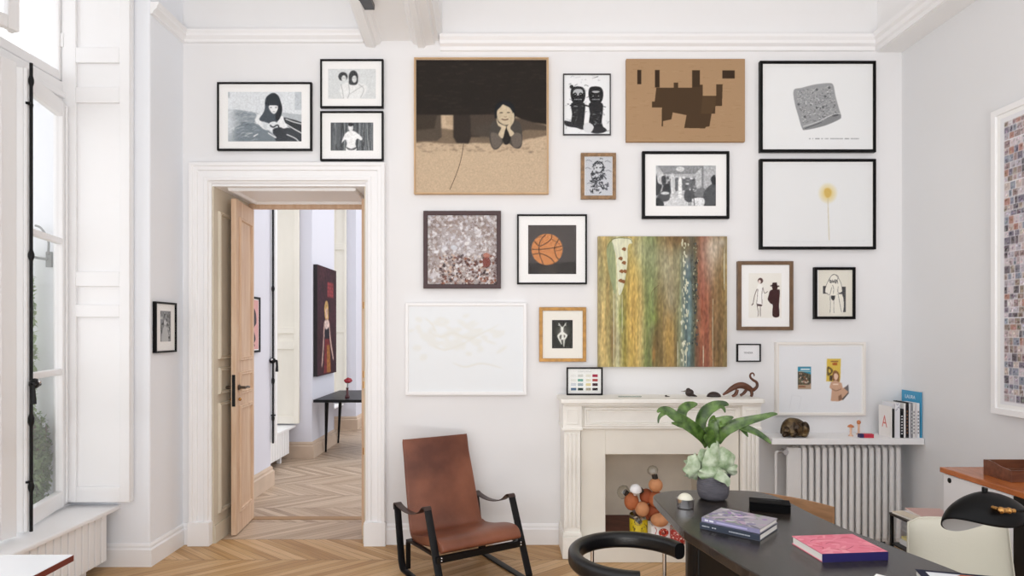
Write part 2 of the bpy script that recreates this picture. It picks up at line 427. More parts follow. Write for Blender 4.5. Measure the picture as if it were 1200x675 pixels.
# ---------------------------------------------------------------- windows
def casement(root, w, h, loc, rotz, muntins, bolt=True, name='casement', st=.085, rail=.10, near=False, flip=1):
    """hinged on the z axis at loc; runs along local -y; inner face +x"""
    t = .045
    b = MB(); b.box(-t/2, t/2, -st, 0, 0, h); b.box(-t/2, t/2, -w, -w+st, 0, h); b.box(-t/2, t/2, -w+st, -st, 0, rail); b.box(-t/2, t/2, -w+st, -st, h-rail, h)
    b.box(t/2, t/2+.012, -st*.62, -st*.3, .02, h-.02); b.box(t/2, t/2+.02, -w, -w+st*.5, 0, h)
    c = b.build(name, M['trim'], root, loc, rotz, bev=.006)
    for z in muntins:
        b = MB(); b.box(-.016, .022, -w+st-.002, -st+.002, z-.02, z+.02); b.build('glazing_bar', M['trim'], c, bev=.008)
    b = MB(); b.box(-.002, .002, -w+st-.004, -st+.004, rail-.004, h-rail+.004); b.build('glass_pane', M['wglass'], c)
    for z in (.35, h*.5, h-.35):
        b = MB(); b.cyl((t/2+.004, .004, z), (t/2+.004, .004, z+.09), .009, 10); b.build('hinge', M['trim'], c)
    if bolt:
        x = t/2+.034; y = -w+.012; b = None
        b = MB(); b.cyl((x, y, .0), (x, y, h+.03), .009, 10)
        for z, r in ((.25, .015), (.62, .016), (.63, .016), (1.55, .016), (h-.07, .014)): b.lathe([(.009, -.03), (r, -.008), (r, .008), (.009, .03)], 12, (x, y, z))
        for z in (.28, h-.2): b.box(x-.02, x+.004, y-.02, y+.02, z-.006, z+.006)
        if flip < 0:
            for v_ in b.bm.verts: v_.co.x *= -1
        b.build('espagnolette_bolt', M['iron'], c)
        x = x*flip; g_ = flip
        b = MB(); b.ball((x+g_*.016, y, .83), (.026, .034, .03), 14); b.tube([(x+g_*.02, y-.05, .825), (x+g_*.024, y, .83), (x+g_*.02, y+.05, .822)], .012, 8)
        b.tube([(x+g_*.024, y-.045, .825), (x+g_*.03, y-.05, .78), (x+g_*.03, y-.048, .72)], [.012, .012, .016], 8); b.build('handle', M['iron'], c)
        b = MB(); b.ball((x+g_*.04, y, .84), .012, 12); b.build('knob', M['chrome'], c)
    return c
def fixed_frame(root, x, y0, y1, z0, z1, ztr=None):
    b = MB(); w = .05
    b.box(x-.04, x+.03, y1-w, y1, z0, z1); b.box(x-.04, x+.03, y0, y0+w, z0, z1); b.box(x-.06, x+.05, y0, y1, z0-.035, z0)
    if ztr: b.box(x-.05, x+.035, y0, y1, ztr[0], ztr[1]); b.box(x+.035, x+.055, y0, y1, ztr[0]+.03, ztr[0]+.07)
    b.box(x-.04, x+.03, y0, y1, z1-.05, z1)
    return b.build('window_frame', M['trim'], root, bev=.006)

def shutter(root, loc, w, h, m, rails, face=-1, label=None):
    """panelled interior shutter lying along x, front toward -y"""
    t = .032
    b = MB(); b.box(0, w, 0, t, 0, h)
    P = lambda u, z, o: (u, -o, z)
    # frame members proud of the sunk panels
    st = w*.205
    b.box(0, st, -.020, 0, 0, h); b.box(w-st*.72, w, -.020, 0, 0, h)
    zs = [0] + [z for r in rails for z in r] + [h]
    for z0, z1 in rails: b.box(st, w-st*.72, -.020, 0, z0, z1)
    s = b.build('shutter', m, root, loc, bev=.004)
    if label: s['label'] = label
    for z in (.5, h*.45, h*.8):
        bb = MB(); bb.box(-.006, .012, -.025, -.016, z, z+.09); bb.build('hinge', m, s)
    return s

w1 = sroot('window_1')
WX = -2.90
fixed_frame(w1, WX, RN, RD, .42, 4.15, (3.03, 3.17))
casement(w1, .62, 2.60, (WX+.035, RD-.05, .425), math.radians(15), (.865, 1.70))
casement(w1, .62, 2.60, (WX+.035, RN+.05, .425), math.radians(180-17), (.865, 1.70), bolt=False)
casement(w1, .62, .93, (WX+.03, RN+.05, 3.18), math.radians(180-20), (), bolt=False, name='upper_casement', st=.06, rail=.07)
casement(w1, .62, .93, (WX+.0, RD-.03, 3.18), 0, (), bolt=False, name='upper_casement', st=.05, rail=.06)
shutter(w1, (-2.872, RD-.045, .436), .44, 3.7, M['trim'], [(0, .10), (1.205, 1.285), (1.405, 1.50), (2.60, 2.70), (2.86, 2.96), (3.6, 3.7)])
# sill board over the radiator
b = MB(); b.prism([(-2.86, RN), (-2.525, RN), (-2.525, RD), (-2.86, RD)], .375, .405)
b.build('window_sill', M['trim'], w1, bev=.008)

w2 = sroot('window_2')
y0, y1 = WD(6.33), WD(7.70)
fixed_frame(w2, -2.90, y0, y1, .42, 3.9)
c = casement(w2, .56, 3.3, (-2.86, y0+.05, .425), math.radians(91), (.865, 1.70, 2.5), bolt=True, flip=-1)
casement(w2, .6, 3.3, (-2.88, y1-.05, .425), 0, (.865, 1.70, 2.5), bolt=False)
shutter(w2, (-2.86, y1-.045, .43), .38, 3.4, M['creamlt'], [(0, .09), (.9, 1.0), (1.09, 1.17), (2.9, 3.0)])
b = MB(); b.box(-2.86, -2.53, y0, y1, .38, .41); b.build('window_sill', M['trim'], w2, bev=.006)
w3 = sroot('window_3')
y0, y1 = WD(8.71), WD(10.0)
fixed_frame(w3, -2.90, y0, y1, .42, 3.9)
casement(w3, .6, 3.3, (-2.88, y1-.05, .425), 0, (.865, 1.70, 2.5), bolt=False)
casement(w3, .6, 3.3, (-2.88, y0+.05, .425), PI, (.865, 1.70, 2.5), bolt=False)
shutter(w3, (-2.70, y1-.045, .43), .22, 3.4, M['creamlt'], [(0, .09), (1.1, 1.2), (2.4, 2.5)])
b = MB(); b.box(-2.86, -2.53, y0, y1, .38, .41); b.build('window_sill', M['trim'], w3, bev=.006)

# radiators under the window sills
def sill_radiator(label, x, y0, y1, z0, z1, n, grp=None):
    t = thing('radiator', label, 'radiator', (x, y1, 0))
    L = y1-y0; p = L/n
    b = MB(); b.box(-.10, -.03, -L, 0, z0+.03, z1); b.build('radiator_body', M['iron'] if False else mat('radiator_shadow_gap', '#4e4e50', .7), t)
    for k in range(n):
        b = MB(); b.box(-.03, 0, -L+k*p+.004, -L+(k+1)*p-.005, z0, z1); b.build('radiator_fin', M['trim'], t, bev=.004)
    for yy in (-.15, -L+.15):
        b = MB(); b.box(-.09, -.05, yy-.02, yy+.02, 0, z0+.04); b.build('foot', M['trim'], t)
    return t
sill_radiator('white slatted radiator under the sill of the tall left window', -2.56, RN+.05, RD-.09, .07, .368, 20)
sill_radiator('white slatted radiator below the window sill beyond the doorway', -2.56, WD(6.45), WD(7.55), .09, .375, 14)

# exterior reveal face fittings and planting outside the window
b = MB()
ho = Vector((-3.03, RD-.0, 0))
def hook(z):
    h = MB(); y = RD-.012
    h.box(-3.0, -2.965, y-.02, y, z-.05, z+.05)
    h.tube(catmull([(-2.985, y-.02, z), (-3.05, y-.03, z+.01), (-3.13, y-.05, z+.03)], 5), .008, 8)
    h.tube(catmull([(-2.985, y-.02, z+.03), (-2.975, y-.03, z+.12), (-3.02, y-.03, z+.2), (-3.06, y-.03, z+.22)], 5), .007, 8)
    return h
stonegrey = mat('weathered_grey_metal', '#8b8f8f', .6)
tag(hook(2.02).build('shutter_hook', stonegrey), 'grey iron shutter hook on outer window reveal, seen through pane', 'hook')
h = MB(); h.ball((-3.04, RD-.02, .82), (.02, .015, .05), 10); h.box(-3.05, -3.03, RD-.03, RD, .76, .9)
tag(h.build('shutter_latch', stonegrey), 'small grey latch on outer window reveal low behind the glass', 'latch')

leafm = mat('pale_green_leaves', '#6f8f58', .6, col2='#a9bf86', vscale=3)  # lighter of the two leaf greens
leafd = mat('green_leaves', '#5f7d4c', .6, col2='#93ab76', vscale=3)
def shrub(label, c, r, n, m, sz=.05, grp=None):
    t = thing('garden_shrub', label, 'shrub', (c[0], c[1], c[2]), group='shrubs outside the left window')
    b = MB(); rnd = random.Random(int(c[0]*100+c[1]*10))
    for k in range(n):
        while True:
            p = Vector((rnd.uniform(-1, 1), rnd.uniform(-1, 1), rnd.uniform(-1, 1)))
            if .25 < p.length < 1: break
        p = Vector((p.x*r[0], p.y*r[1], p.z*r[2]+r[2]))
        q = Matrix.Rotation(rnd.uniform(0, 6.28), 3, 'Z') @ Matrix.Rotation(rnd.uniform(-1.2, 1.2), 3, 'X')
        s = sz*rnd.uniform(.6, 1.3)
        b._f([b.bm.verts.new(p+q @ Vector(v)*s) for v in ((0, -.9, 0), (.4, -.2, .08), (.3, .5, .05), (0, 1, -.05), (-.3, .5, .05), (-.4, -.2, .08))])
    b.build('foliage', m, t)
    b = MB()
    for k in range(7):
        a = rnd.uniform(0, 6.28); b.tube([(0, 0, 0), (math.cos(a)*r[0]*.3, math.sin(a)*r[1]*.3, r[2]), (math.cos(a)*r[0]*.6, math.sin(a)*r[1]*.6, r[2]*1.7)], [.02, .012, .004], 6)
    b.build('stems', mat('shrub_bark', '#6b5a48', .8), t)
    return t
b = MB(); b.box(-12, -3.15, -6, 8, -.9, -.75); tag(struct(b.build('ground_outside', mat('gravel_terrace', '#cfcac0', .9, var=.08, vscale=20))), 'ground', 'ground')
gs = bpy.data.objects['ground_outside']; del gs['label']; del gs['category']
shrub('low bushy green shrub right outside the lower left window pane', (-3.03, RD-.22, .38), (.13, .19, .34), 2600, leafd, .024)
shrub('slender climbing plant rising outside the left window', (-3.085, RD-.11, .38), (.055, .08, .92), 1900, leafm, .028)
shrub('small leafy bush against the outer window reveal, right of the low shrub', (-2.99, RD-.10, .38), (.055, .08, .33), 900, leafd, .022)
shrub('tall pale green tree foliage farther outside the left window', (-6.3, WD(8.2), -.75), (.9, .9, 2.0), 6500, leafm, .11)
shrub('rounded hedge bush further back behind the window shrub', (-5.4, WD(6.8), -.75), (.8, .7, .95), 4000, leafm, .07)
shrub('leafy bush outside near the left window casement', (-4.9, WD(5.2), -.75), (.6, .5, 1.0), 3000, leafm, .06)
# ================================================================== PICTURES
import numpy as np
def blur2(A, r):
    """separable soft blur, r in samples"""
    k = max(1, int(r*2)); w = np.exp(-.5*(np.arange(-k, k+1)/max(r, .3))**2); w /= w.sum()
    B = np.pad(A, ((k, k), (0, 0), (0, 0)), 'edge'); A = sum(w[i]*B[i:i+A.shape[0]] for i in range(2*k+1))
    B = np.pad(A, ((0, 0), (k, k), (0, 0)), 'edge'); return sum(w[i]*B[:, i:i+A.shape[1]] for i in range(2*k+1))
class Art:
    """artwork painted onto a finely divided sheet; coordinates are given on the picture's own plane, y downward"""
    K = 2.0
    def __init__(s, cx, by, S, y, K=None): s.cx, s.by, s.S, s.y = cx, by, S, y; s.C = None; s.k = 0; s.clip = None; s.K = K or Art.K; s.rn = np.random.RandomState(5)
    def _open(s, x0, y0, x1, y1):
        s.R = (x0, y0, x1, y1); s.nx = max(2, int(round((x1-x0)*s.K))+1); s.ny = max(2, int(round((y1-y0)*s.K))+1)
        s.gx = np.linspace(x0, x1, s.nx); s.gy = np.linspace(y0, y1, s.ny); s.C = np.ones((s.ny, s.nx, 3))
    def col(s, c): return np.array([int(c.lstrip('#')[i:i+2], 16)/255 for i in (0, 2, 4)]) if isinstance(c, str) else np.array(c[:3], float)
    def poly(s, col, P, up=True, a=1.):
        P = [(float(p[0]), float(p[1])) for p in P]
        if s.C is None: xs = [p[0] for p in P]; ys = [p[1] for p in P]; s._open(min(xs), min(ys), max(xs), max(ys)); s.C[:] = s.col(col); return s
        x0, x1 = min(p[0] for p in P), max(p[0] for p in P); y0, y1 = min(p[1] for p in P), max(p[1] for p in P)
        h = .5/s.K
        i0, i1 = np.searchsorted(s.gx, x0-h), np.searchsorted(s.gx, x1+h); j0, j1 = np.searchsorted(s.gy, y0-h), np.searchsorted(s.gy, y1+h)
        if i1 <= i0 or j1 <= j0: return s
        gx, gy = s.gx[i0:i1], s.gy[j0:j1]; cov = np.zeros((len(gy), len(gx)))
        o = h*.5
        for ox, oy in ((-o, -o), (o, -o), (-o, o), (o, o)):
            X, Y = np.meshgrid(gx+ox, gy+oy); ins = np.zeros(X.shape, bool)
            for q_ in range(len(P)):
                (ax, ay), (bx, by) = P[q_-1], P[q_]
                if ay == by: continue
                m_ = ((ay > Y) != (by > Y)) & (X < (bx-ax)*(Y-ay)/(by-ay)+ax); ins ^= m_
            cov += ins
        cov = (cov/4*a)[..., None]; D = s.C[j0:j1, i0:i1]; D[:] = D*(1-cov)+s.col(col)*cov
        return s
    def rect(s, col, x0, y0, x1, y1, up=True, a=1.): return s.poly(col, [(x0, y0), (x1, y0), (x1, y1), (x0, y1)], a=a)
    def ell(s, col, cx, cy, rx, ry=None, rot=0., n=20, up=True, a=1.):
        ry = ry or rx; c, d = math.cos(rot), math.sin(rot)
        return s.poly(col, [(cx+rx*math.cos(t)*c-ry*math.sin(t)*d, cy+rx*math.cos(t)*d+ry*math.sin(t)*c) for t in [2*PI*i/n for i in range(n)]], a=a)
    def soft(s, col, cx, cy, rx, ry, a=1., rot=0.):
        X, Y = np.meshgrid(s.gx-cx, s.gy-cy); c, d = math.cos(rot), math.sin(rot); U = (X*c+Y*d)/rx; V = (-X*d+Y*c)/ry
        m_ = (a*np.exp(-(U*U+V*V)))[..., None]; s.C = s.C*(1-m_)+s.col(col)*m_; return s
    def blob(s, col, P, up=True, a=1.): return s.poly(col, [(v.x, v.y) for v in catmull([(p[0], p[1], 0) for p in P], 5, True)], a=a)
    def line(s, col, w, P, curve=True, up=True, taper=False, a=1.):
        Q = catmull([(p[0], p[1], 0) for p in P], 5) if curve and len(P) > 2 else [Vector((p[0], p[1], 0)) for p in P]
        L, R_ = [], []; n = len(Q)
        for i in range(n):
            t = (Q[min(i+1, n-1)]-Q[max(i-1, 0)])
            if t.length < 1e-6: continue
            t.normalize(); ww = w/2*(math.sin(PI*(i+.5)/n)**.5 if taper else 1)
            L.append((Q[i].x-t.y*ww, Q[i].y+t.x*ww)); R_.append((Q[i].x+t.y*ww, Q[i].y-t.x*ww))
        return s.poly(col, L+R_[::-1], a=a)
    def blur(s, r, box=None):
        B = blur2(s.C, r*s.K)
        if box:
            x0, y0, x1, y1 = box; i0, i1 = np.searchsorted(s.gx, (x0, x1)); j0, j1 = np.searchsorted(s.gy, (y0, y1)); s.C[j0:j1, i0:i1] = B[j0:j1, i0:i1]
        else: s.C = B
        return s
    def noise(s, amt, rx=.6, ry=None, mono=True, box=None, mul=True):
        n_ = s.rn.randn(s.ny, s.nx, 1 if mono else 3); ry = ry or rx
        k = max(1, int(max(rx, ry)*s.K*2))
        def b1(A, r, ax):
            r = max(r*s.K, .3); w = np.exp(-.5*(np.arange(-k, k+1)/r)**2); w /= w.sum(); pad = [(0, 0)]*3; pad[ax] = (k, k); B = np.pad(A, pad, 'wrap')
            return sum(w[i]*(B[i:i+A.shape[0]] if ax == 0 else B[:, i:i+A.shape[1]]) for i in range(2*k+1))
        n_ = b1(b1(n_, ry, 0), rx, 1); n_ /= n_.std()+1e-9
        if box:
            X, Y = np.meshgrid(s.gx, s.gy); m_ = ((X > box[0]) & (X < box[2]) & (Y > box[1]) & (Y < box[3]))[..., None]; n_ = n_*m_
        s.C = np.clip(s.C*(1+n_*amt) if mul else s.C+n_*amt, 0, 1); return s
    def build(s, name, m, parent):
        me = bpy.data.meshes.new(name); nx, ny = s.nx, s.ny
        X, Z = np.meshgrid((s.gx-s.cx)/s.S, (s.by-s.gy)/s.S)
        co = np.stack([X, np.full_like(X, s.y-.0001), Z], -1).reshape(-1, 3).astype(np.float32)
        idx = np.arange(nx*ny).reshape(ny, nx); q_ = np.stack([idx[1:, :-1], idx[1:, 1:], idx[:-1, 1:], idx[:-1, :-1]], -1).reshape(-1, 4)
        nf = len(q_); me.vertices.add(nx*ny); me.vertices.foreach_set('co', co.ravel()); me.loops.add(nf*4); me.loops.foreach_set('vertex_index', q_.ravel().astype(np.int32))
        me.polygons.add(nf); me.polygons.foreach_set('loop_start', np.arange(0, nf*4, 4, dtype=np.int32)); me.update(calc_edges=True)
        at = me.color_attributes.new('Col', 'FLOAT_COLOR', 'POINT'); C = np.clip(s.C.reshape(-1, 3), 0, 1)
        C = np.where(C <= .04045, C/12.92, ((C+.055)/1.055)**2.4); at.data.foreach_set('color', np.concatenate([C, np.ones((len(C), 1))], 1).astype(np.float32).ravel())
        me.materials.append(m); o = bpy.data.objects.new(name, me); COL.objects.link(o); o.parent = parent; return o

def grey(v, t=0): return (v/255, v/255, (v+t)/255)
def picture(name, label, box, fw, fd, mf, draw, cat='picture', mount=M['mount'], glass=True, inkm=None, z0=None, loc=None, rotz=0., S=None, group=None, back=.0):
    x0, y0, x1, y1 = box
    S = S or F/(-CAMY-fd-back)
    cx = (x0+x1)/2; w, h = (x1-x0)/S, (y1-y0)/S
    loc = loc or ((cx-590)/S, 0, EYE-(y1-388)/S)
    if back: loc = (loc[0], -back, loc[2])
    if group is None and not rotz and not back: group = 'pictures hung on the gallery wall'
    t = thing(name, label, cat, loc, rotz, group)
    fwm = fw/S
    if mf:
        b = MB(); rings = []
        prof = [(0, -.001), (0, -fd+.002), (.002, -fd), (fwm-.002, -fd), (fwm, -fd+.003), (fwm, -.001)]
        for (x, z), (ux, uz) in (((-w/2, 0), (1, 1)), ((w/2, 0), (-1, 1)), ((w/2, h), (-1, -1)), ((-w/2, h), (1, -1))):
            rings.append([(x+ux*a, y, z+uz*a) for a, y in prof])
        b.loft(rings, loop=True); b.build('frame', mf, t)
    ym = -fd+.011 if mf else -fd
    b = MB(); e = .001 if mf else 0
    b.box(-w/2+e+(fwm*.5 if mf else 0), w/2-e-(fwm*.5 if mf else 0), ym, -.002, e+(fwm*.5 if mf else 0), h-e-(fwm*.5 if mf else 0))
    b.build('mount_board' if mf else 'stretched_canvas', mount, t)
    a = Art(cx, y1, S, ym-.0002); draw(a); a.build('print' if mf else 'painting', inkm or M['ink'], t)
    if glass and mf:
        b = MB(); b.box(-w/2+fwm-.001, w/2-fwm+.001, -fd+.0025, -fd+.0035, fwm-.001, h-fwm+.001); b.build('glass_pane', M['glass'], t)
    return t

R = random.Random(11)
# 1 woman with long dark fringe
def a1(a):
    q = lambda P: [(255+x/8.23, 95+y/8.23) for x, y in P]
    a.clip = (266.5, 107, 352.8, 165.2)
    a.rect('#dde2e6', 266.5, 107, 352.8, 165.2); a.rect('#c3cad0', 345, 107, 353, 128); a.rect('#8f989f', 266, 107, 268.5, 114)
    a.blob('#98a1a8', q([(60, 290), (150, 270), (300, 290), (370, 320), (360, 420), (560, 600), (60, 600)]))
    a.blob('#7a858d', q([(130, 470), (280, 400), (400, 420), (560, 520), (640, 600), (130, 600)]))
    a.blob('#b9c0c5', q([(600, 300), (720, 310), (830, 330), (830, 400), (640, 350)])); a.blob('#30353a', q([(630, 345), (830, 405), (830, 480), (700, 450), (640, 390)])); a.blob('#3a3f45', q([(540, 450), (700, 450), (830, 500), (830, 600), (600, 600), (540, 530)]))
    for k in range(90):
        x, y = R.uniform(90, 380), R.uniform(290, 570); l = R.uniform(15, 70); s_ = R.uniform(-.5, .1)
        a.line(R.choice(['#5d676e', '#aeb6bc', '#dfe4e7', '#6f7981', '#c6ccd1']), R.uniform(.3, 1), q([(x-l/2, y-s_*l/2), (x, y-8), (x+l/2, y+s_*l/2)]), taper=True, a=.8)
    for P in ([(650, 360), (730, 390), (810, 410)], [(640, 400), (720, 450), (810, 500)], [(660, 510), (740, 545), (780, 580)], [(480, 495), (520, 520), (560, 545)], [(340, 530), (385, 505)]): a.line('#f2f4f5', 1.1, q(P))
    a.blob('#e8ebed', q([(355, 370), (380, 330), (400, 310), (410, 380), (470, 440), (500, 470), (440, 460), (385, 410)])); a.blob('#eceef0', q([(580, 370), (620, 330), (640, 380), (665, 440), (620, 450), (585, 410)]))
    a.blob('#4a525a', q([(530, 108), (575, 135), (600, 190), (617, 260), (605, 330), (572, 385), (545, 420), (480, 400), (430, 388), (396, 362), (430, 310), (450, 260), (452, 190), (472, 140)]))
    a.blob('#24282d', q([(540, 110), (580, 135), (602, 190), (618, 260), (606, 330), (575, 380), (552, 360), (560, 300), (575, 230), (560, 150)]))
    a.blob('#2e343a', q([(470, 150), (525, 112), (575, 140), (590, 200), (575, 234), (490, 232), (456, 225), (456, 190)]))
    a.blob('#eceeef', q([(490, 234), (530, 228), (574, 236), (573, 272), (548, 308), (522, 304), (496, 270)]))
    a.rect('#6b7074', 255+500/8.23, 95+246/8.23, 255+520/8.23, 95+254/8.23); a.rect('#6b7074', 255+548/8.23, 95+246/8.23, 255+568/8.23, 95+254/8.23); a.rect('#90969a', 255+525/8.23, 95+286/8.23, 255+550/8.23, 95+293/8.23)
    a.blob('#d5dade', q([(425, 390), (460, 395), (470, 440), (440, 450)])); a.blob('#dfe3e6', q([(495, 400), (540, 385), (575, 405), (560, 430), (510, 430)])); a.line('#2a2e33', 1.6, q([(500, 420), (530, 440), (575, 420), (590, 470)])); a.line('#c9ced2', .8, q([(430, 430), (500, 480), (560, 540)]))
    a.soft('#e6ebef', 268, 140, 7, 40, .75); a.blur(.42).noise(.02, .5)
picture('framed_photograph', 'wide black-framed black-and-white photo of a long-haired woman, left above the doorway', (254, 96, 365, 176), 2, .03, M['blackframe'], a1, inkm=M['ink'])
# 2 two women
def a2(a):
    a.clip = (384, 80, 440, 115)
    a.rect('#d8dcdd', 384, 80, 440, 115)
    a.blob('#e9ebeb', [(400, 99), (408, 96), (416, 97), (426, 98), (430, 103), (422, 115), (403, 116), (398, 106)])
    for x, y, rx, ry in ((401.5, 89, 5.5, 5.3), (413.7, 90, 5.6, 8.3)): a.ell('#3c3f42', x, y, rx, ry)
    a.blob('#3c3f42', [(409, 92), (413, 84), (419, 92), (417, 98.5), (409, 98)])
    a.ell('#dadddd', 402.5, 91.5, 2.8, 4); a.ell('#dadddd', 414.8, 92, 2.8, 4.2)
    for x in (401.4, 403.8, 413.8, 416): a.rect('#55585a', x-.5, 90.4, x+.5, 91, False)
    a.line('#9ea2a3', .6, [(399, 98), (401, 106), (402, 115)]); a.line('#9ea2a3', .6, [(408, 98), (409, 107), (407, 115)]); a.line('#9ea2a3', .6, [(420, 98), (426, 104), (422, 114)]); a.line('#b2b5b6', .6, [(409, 110), (418, 104), (426, 99)])
    a.blur(.4).noise(.015, .5)
picture('framed_photograph', 'small black-framed pale photo of two dark-haired women, upper of two stacked above doorway', (375, 69, 449, 126), 2, .03, M['blackframe'], a2)
# 3 figure before curtain
def a3(a):
    a.clip = (387, 143, 437, 176)
    a.rect('#5d6266', 387, 143, 437, 176)
    for k in range(46):
        x = R.uniform(387, 437); a.line(R.choice(['#3c4043', '#484c50', '#7d8387', '#909699', '#33363a']), R.uniform(.5, 1.3), [(x, 143), (x+R.uniform(-1, 1), 160), (x+R.uniform(-2.5, 2.5), 176)], up=False)
    a.k += 1
    a.blob('#eef0f1', [(409, 153), (414, 153), (419, 156), (424, 161), (423, 164), (418, 162), (416, 168), (417, 176), (405, 176), (406, 168), (404, 163), (400, 167), (402, 160), (405, 155)])
    a.ell('#e4e6e7', 410.6, 148.8, 3, 4.4); a.ell('#2e3032', 410.6, 145.4, 3.2, 2.2)
    a.blob('#4c5053', [(405, 171.5), (411, 174), (417.5, 171.5), (415, 175), (408, 175)])
    a.blur(.4).noise(.03, .5)
picture('framed_photograph', 'small black-framed photo of a pale figure before dark curtains, lower of two above doorway', (375, 130, 449, 188), 2, .03, M['blackframe'], a3)
# 4 big linen canvas
def a4(a):
    a.clip = (487.5, 69.5, 640.5, 224.5)
    a.rect('#c3ad92', 487.5, 69.5, 640.5, 224.5)
    for k in range(260):
        x, y = R.uniform(487, 640), R.uniform(153, 178); a.line(R.choice(['#a8937a', '#8d7a65', '#b29d84', '#75665a']), .7, [(x, y), (x+R.uniform(2, 6), y+R.uniform(-.6, .6))], up=False)
    a.k += 1
    a.blob('#7a6a58', [(487, 150), (520, 150), (560, 155), (600, 142), (625, 147), (641, 150), (641, 158), (615, 163), (600, 168), (560, 167), (530, 168), (500, 166), (486, 166)])
    a.poly('#28231f', [(487, 69), (641, 69), (641, 145.5), (625, 143), (611, 139), (600, 134), (487, 134.5)])
    a.poly('#544a40', [(487, 134), (516.5, 134), (517.5, 160), (512, 164.5), (487, 165)]); a.poly('#3f372f', [(487, 134), (512, 134), (509, 150), (487, 152)])
    a.poly('#b39d83', [(522, 136), (530.5, 136), (530.5, 146), (523, 146)])
    a.poly('#352e29', [(531, 134), (551, 134), (577, 134), (573, 155), (562, 160), (552, 160), (549, 168), (535, 167), (531, 160)])
    a.poly('#4a4038', [(551, 134), (600, 133), (575, 160), (552, 158)])
    a.blob('#54493f', [(580, 141), (600, 137), (625, 143), (641, 147), (641, 152), (615, 152), (606, 160), (588, 160)])
    for k in range(200):
        x, y = R.uniform(488, 640), R.uniform(71, 132); a.line(R.choice(['#3a332d', '#25201d', '#332d28']), .6, [(x, y), (x+R.uniform(3, 10), y)], up=False)
    a.k += 1
    q = lambda P: [(560+x/9, 105+y/9) for x, y in P]
    a.blur(.7)
    a.soft('#4c453e', 568, 152, 14, 10, .8)
    a.blob('#4b4641', q([(125, 400), (150, 340), (205, 320), (370, 320), (440, 340), (465, 420), (468, 560), (440, 615), (385, 610), (330, 560), (290, 520), (240, 590), (190, 628), (145, 600), (120, 500)]))
    a.blob('#6a6159', q([(135, 460), (180, 450), (240, 490), (250, 560), (195, 615), (150, 590)])); a.blob('#6a6159', q([(350, 480), (400, 450), (455, 470), (462, 560), (420, 605), (370, 590)]))
    a.blob('#2b2826', q([(255, 470), (300, 390), (345, 480), (330, 560), (280, 570)]))
    a.blob('#1f2124', q([(175, 230), (185, 170), (230, 125), (290, 108), (350, 130), (385, 180), (392, 250), (375, 300), (200, 300), (178, 280)]))
    a.blob('#c9b99d', q([(200, 250), (212, 200), (265, 150), (320, 165), (358, 205), (366, 260), (358, 310), (335, 350), (300, 368), (262, 360), (215, 320)]))
    a.blob('#24262a', q([(195, 220), (215, 160), (270, 130), (330, 145), (372, 200), (368, 232), (335, 185), (285, 160), (262, 150), (238, 180), (212, 205)]))
    a.blob('#cbbb9f', q([(200, 290), (215, 340), (255, 365), (298, 385), (285, 430), (265, 505), (240, 500), (218, 465), (245, 400), (215, 375), (198, 330)])); a.blob('#cbbb9f', q([(372, 235), (385, 270), (378, 335), (350, 380), (345, 410), (382, 455), (345, 490), (325, 450), (305, 395), (330, 350), (355, 300)]))
    a.line('#5b5044', .5, q([(228, 238), (248, 233), (266, 240)])); a.line('#3a332e', .9, q([(230, 240), (262, 240)])); a.line('#3a332e', .9, q([(308, 236), (338, 236)])); a.line('#a08c74', .9, q([(276, 278), (292, 284), (306, 276)])); a.line('#5b4238', 1.1, q([(250, 305), (285, 314), (322, 306)])); a.line('#8d7a66', .6, q([(298, 385), (302, 362)]))
    a.soft('#b5a58b', 585, 136, 2, 5, .5); a.soft('#b5a58b', 599.5, 138, 1.4, 5, .4)
    a.blur(.42); a.noise(.02, .5)
    a.line('#4d4137', .7, [(543, 168), (541, 182), (536, 200), (527, 222)])
picture('linen_canvas', 'large square linen canvas in pale wood frame showing child with chin in hands', (485, 67, 643, 227), 1.6, .045, mat('pale_oak_frame', '#c9a77f', .5, var=.08, vscale=8), a4, cat='painting', mount=mat('raw_linen', '#c3ad92', .9), glass=False, inkm=M['canvas'])
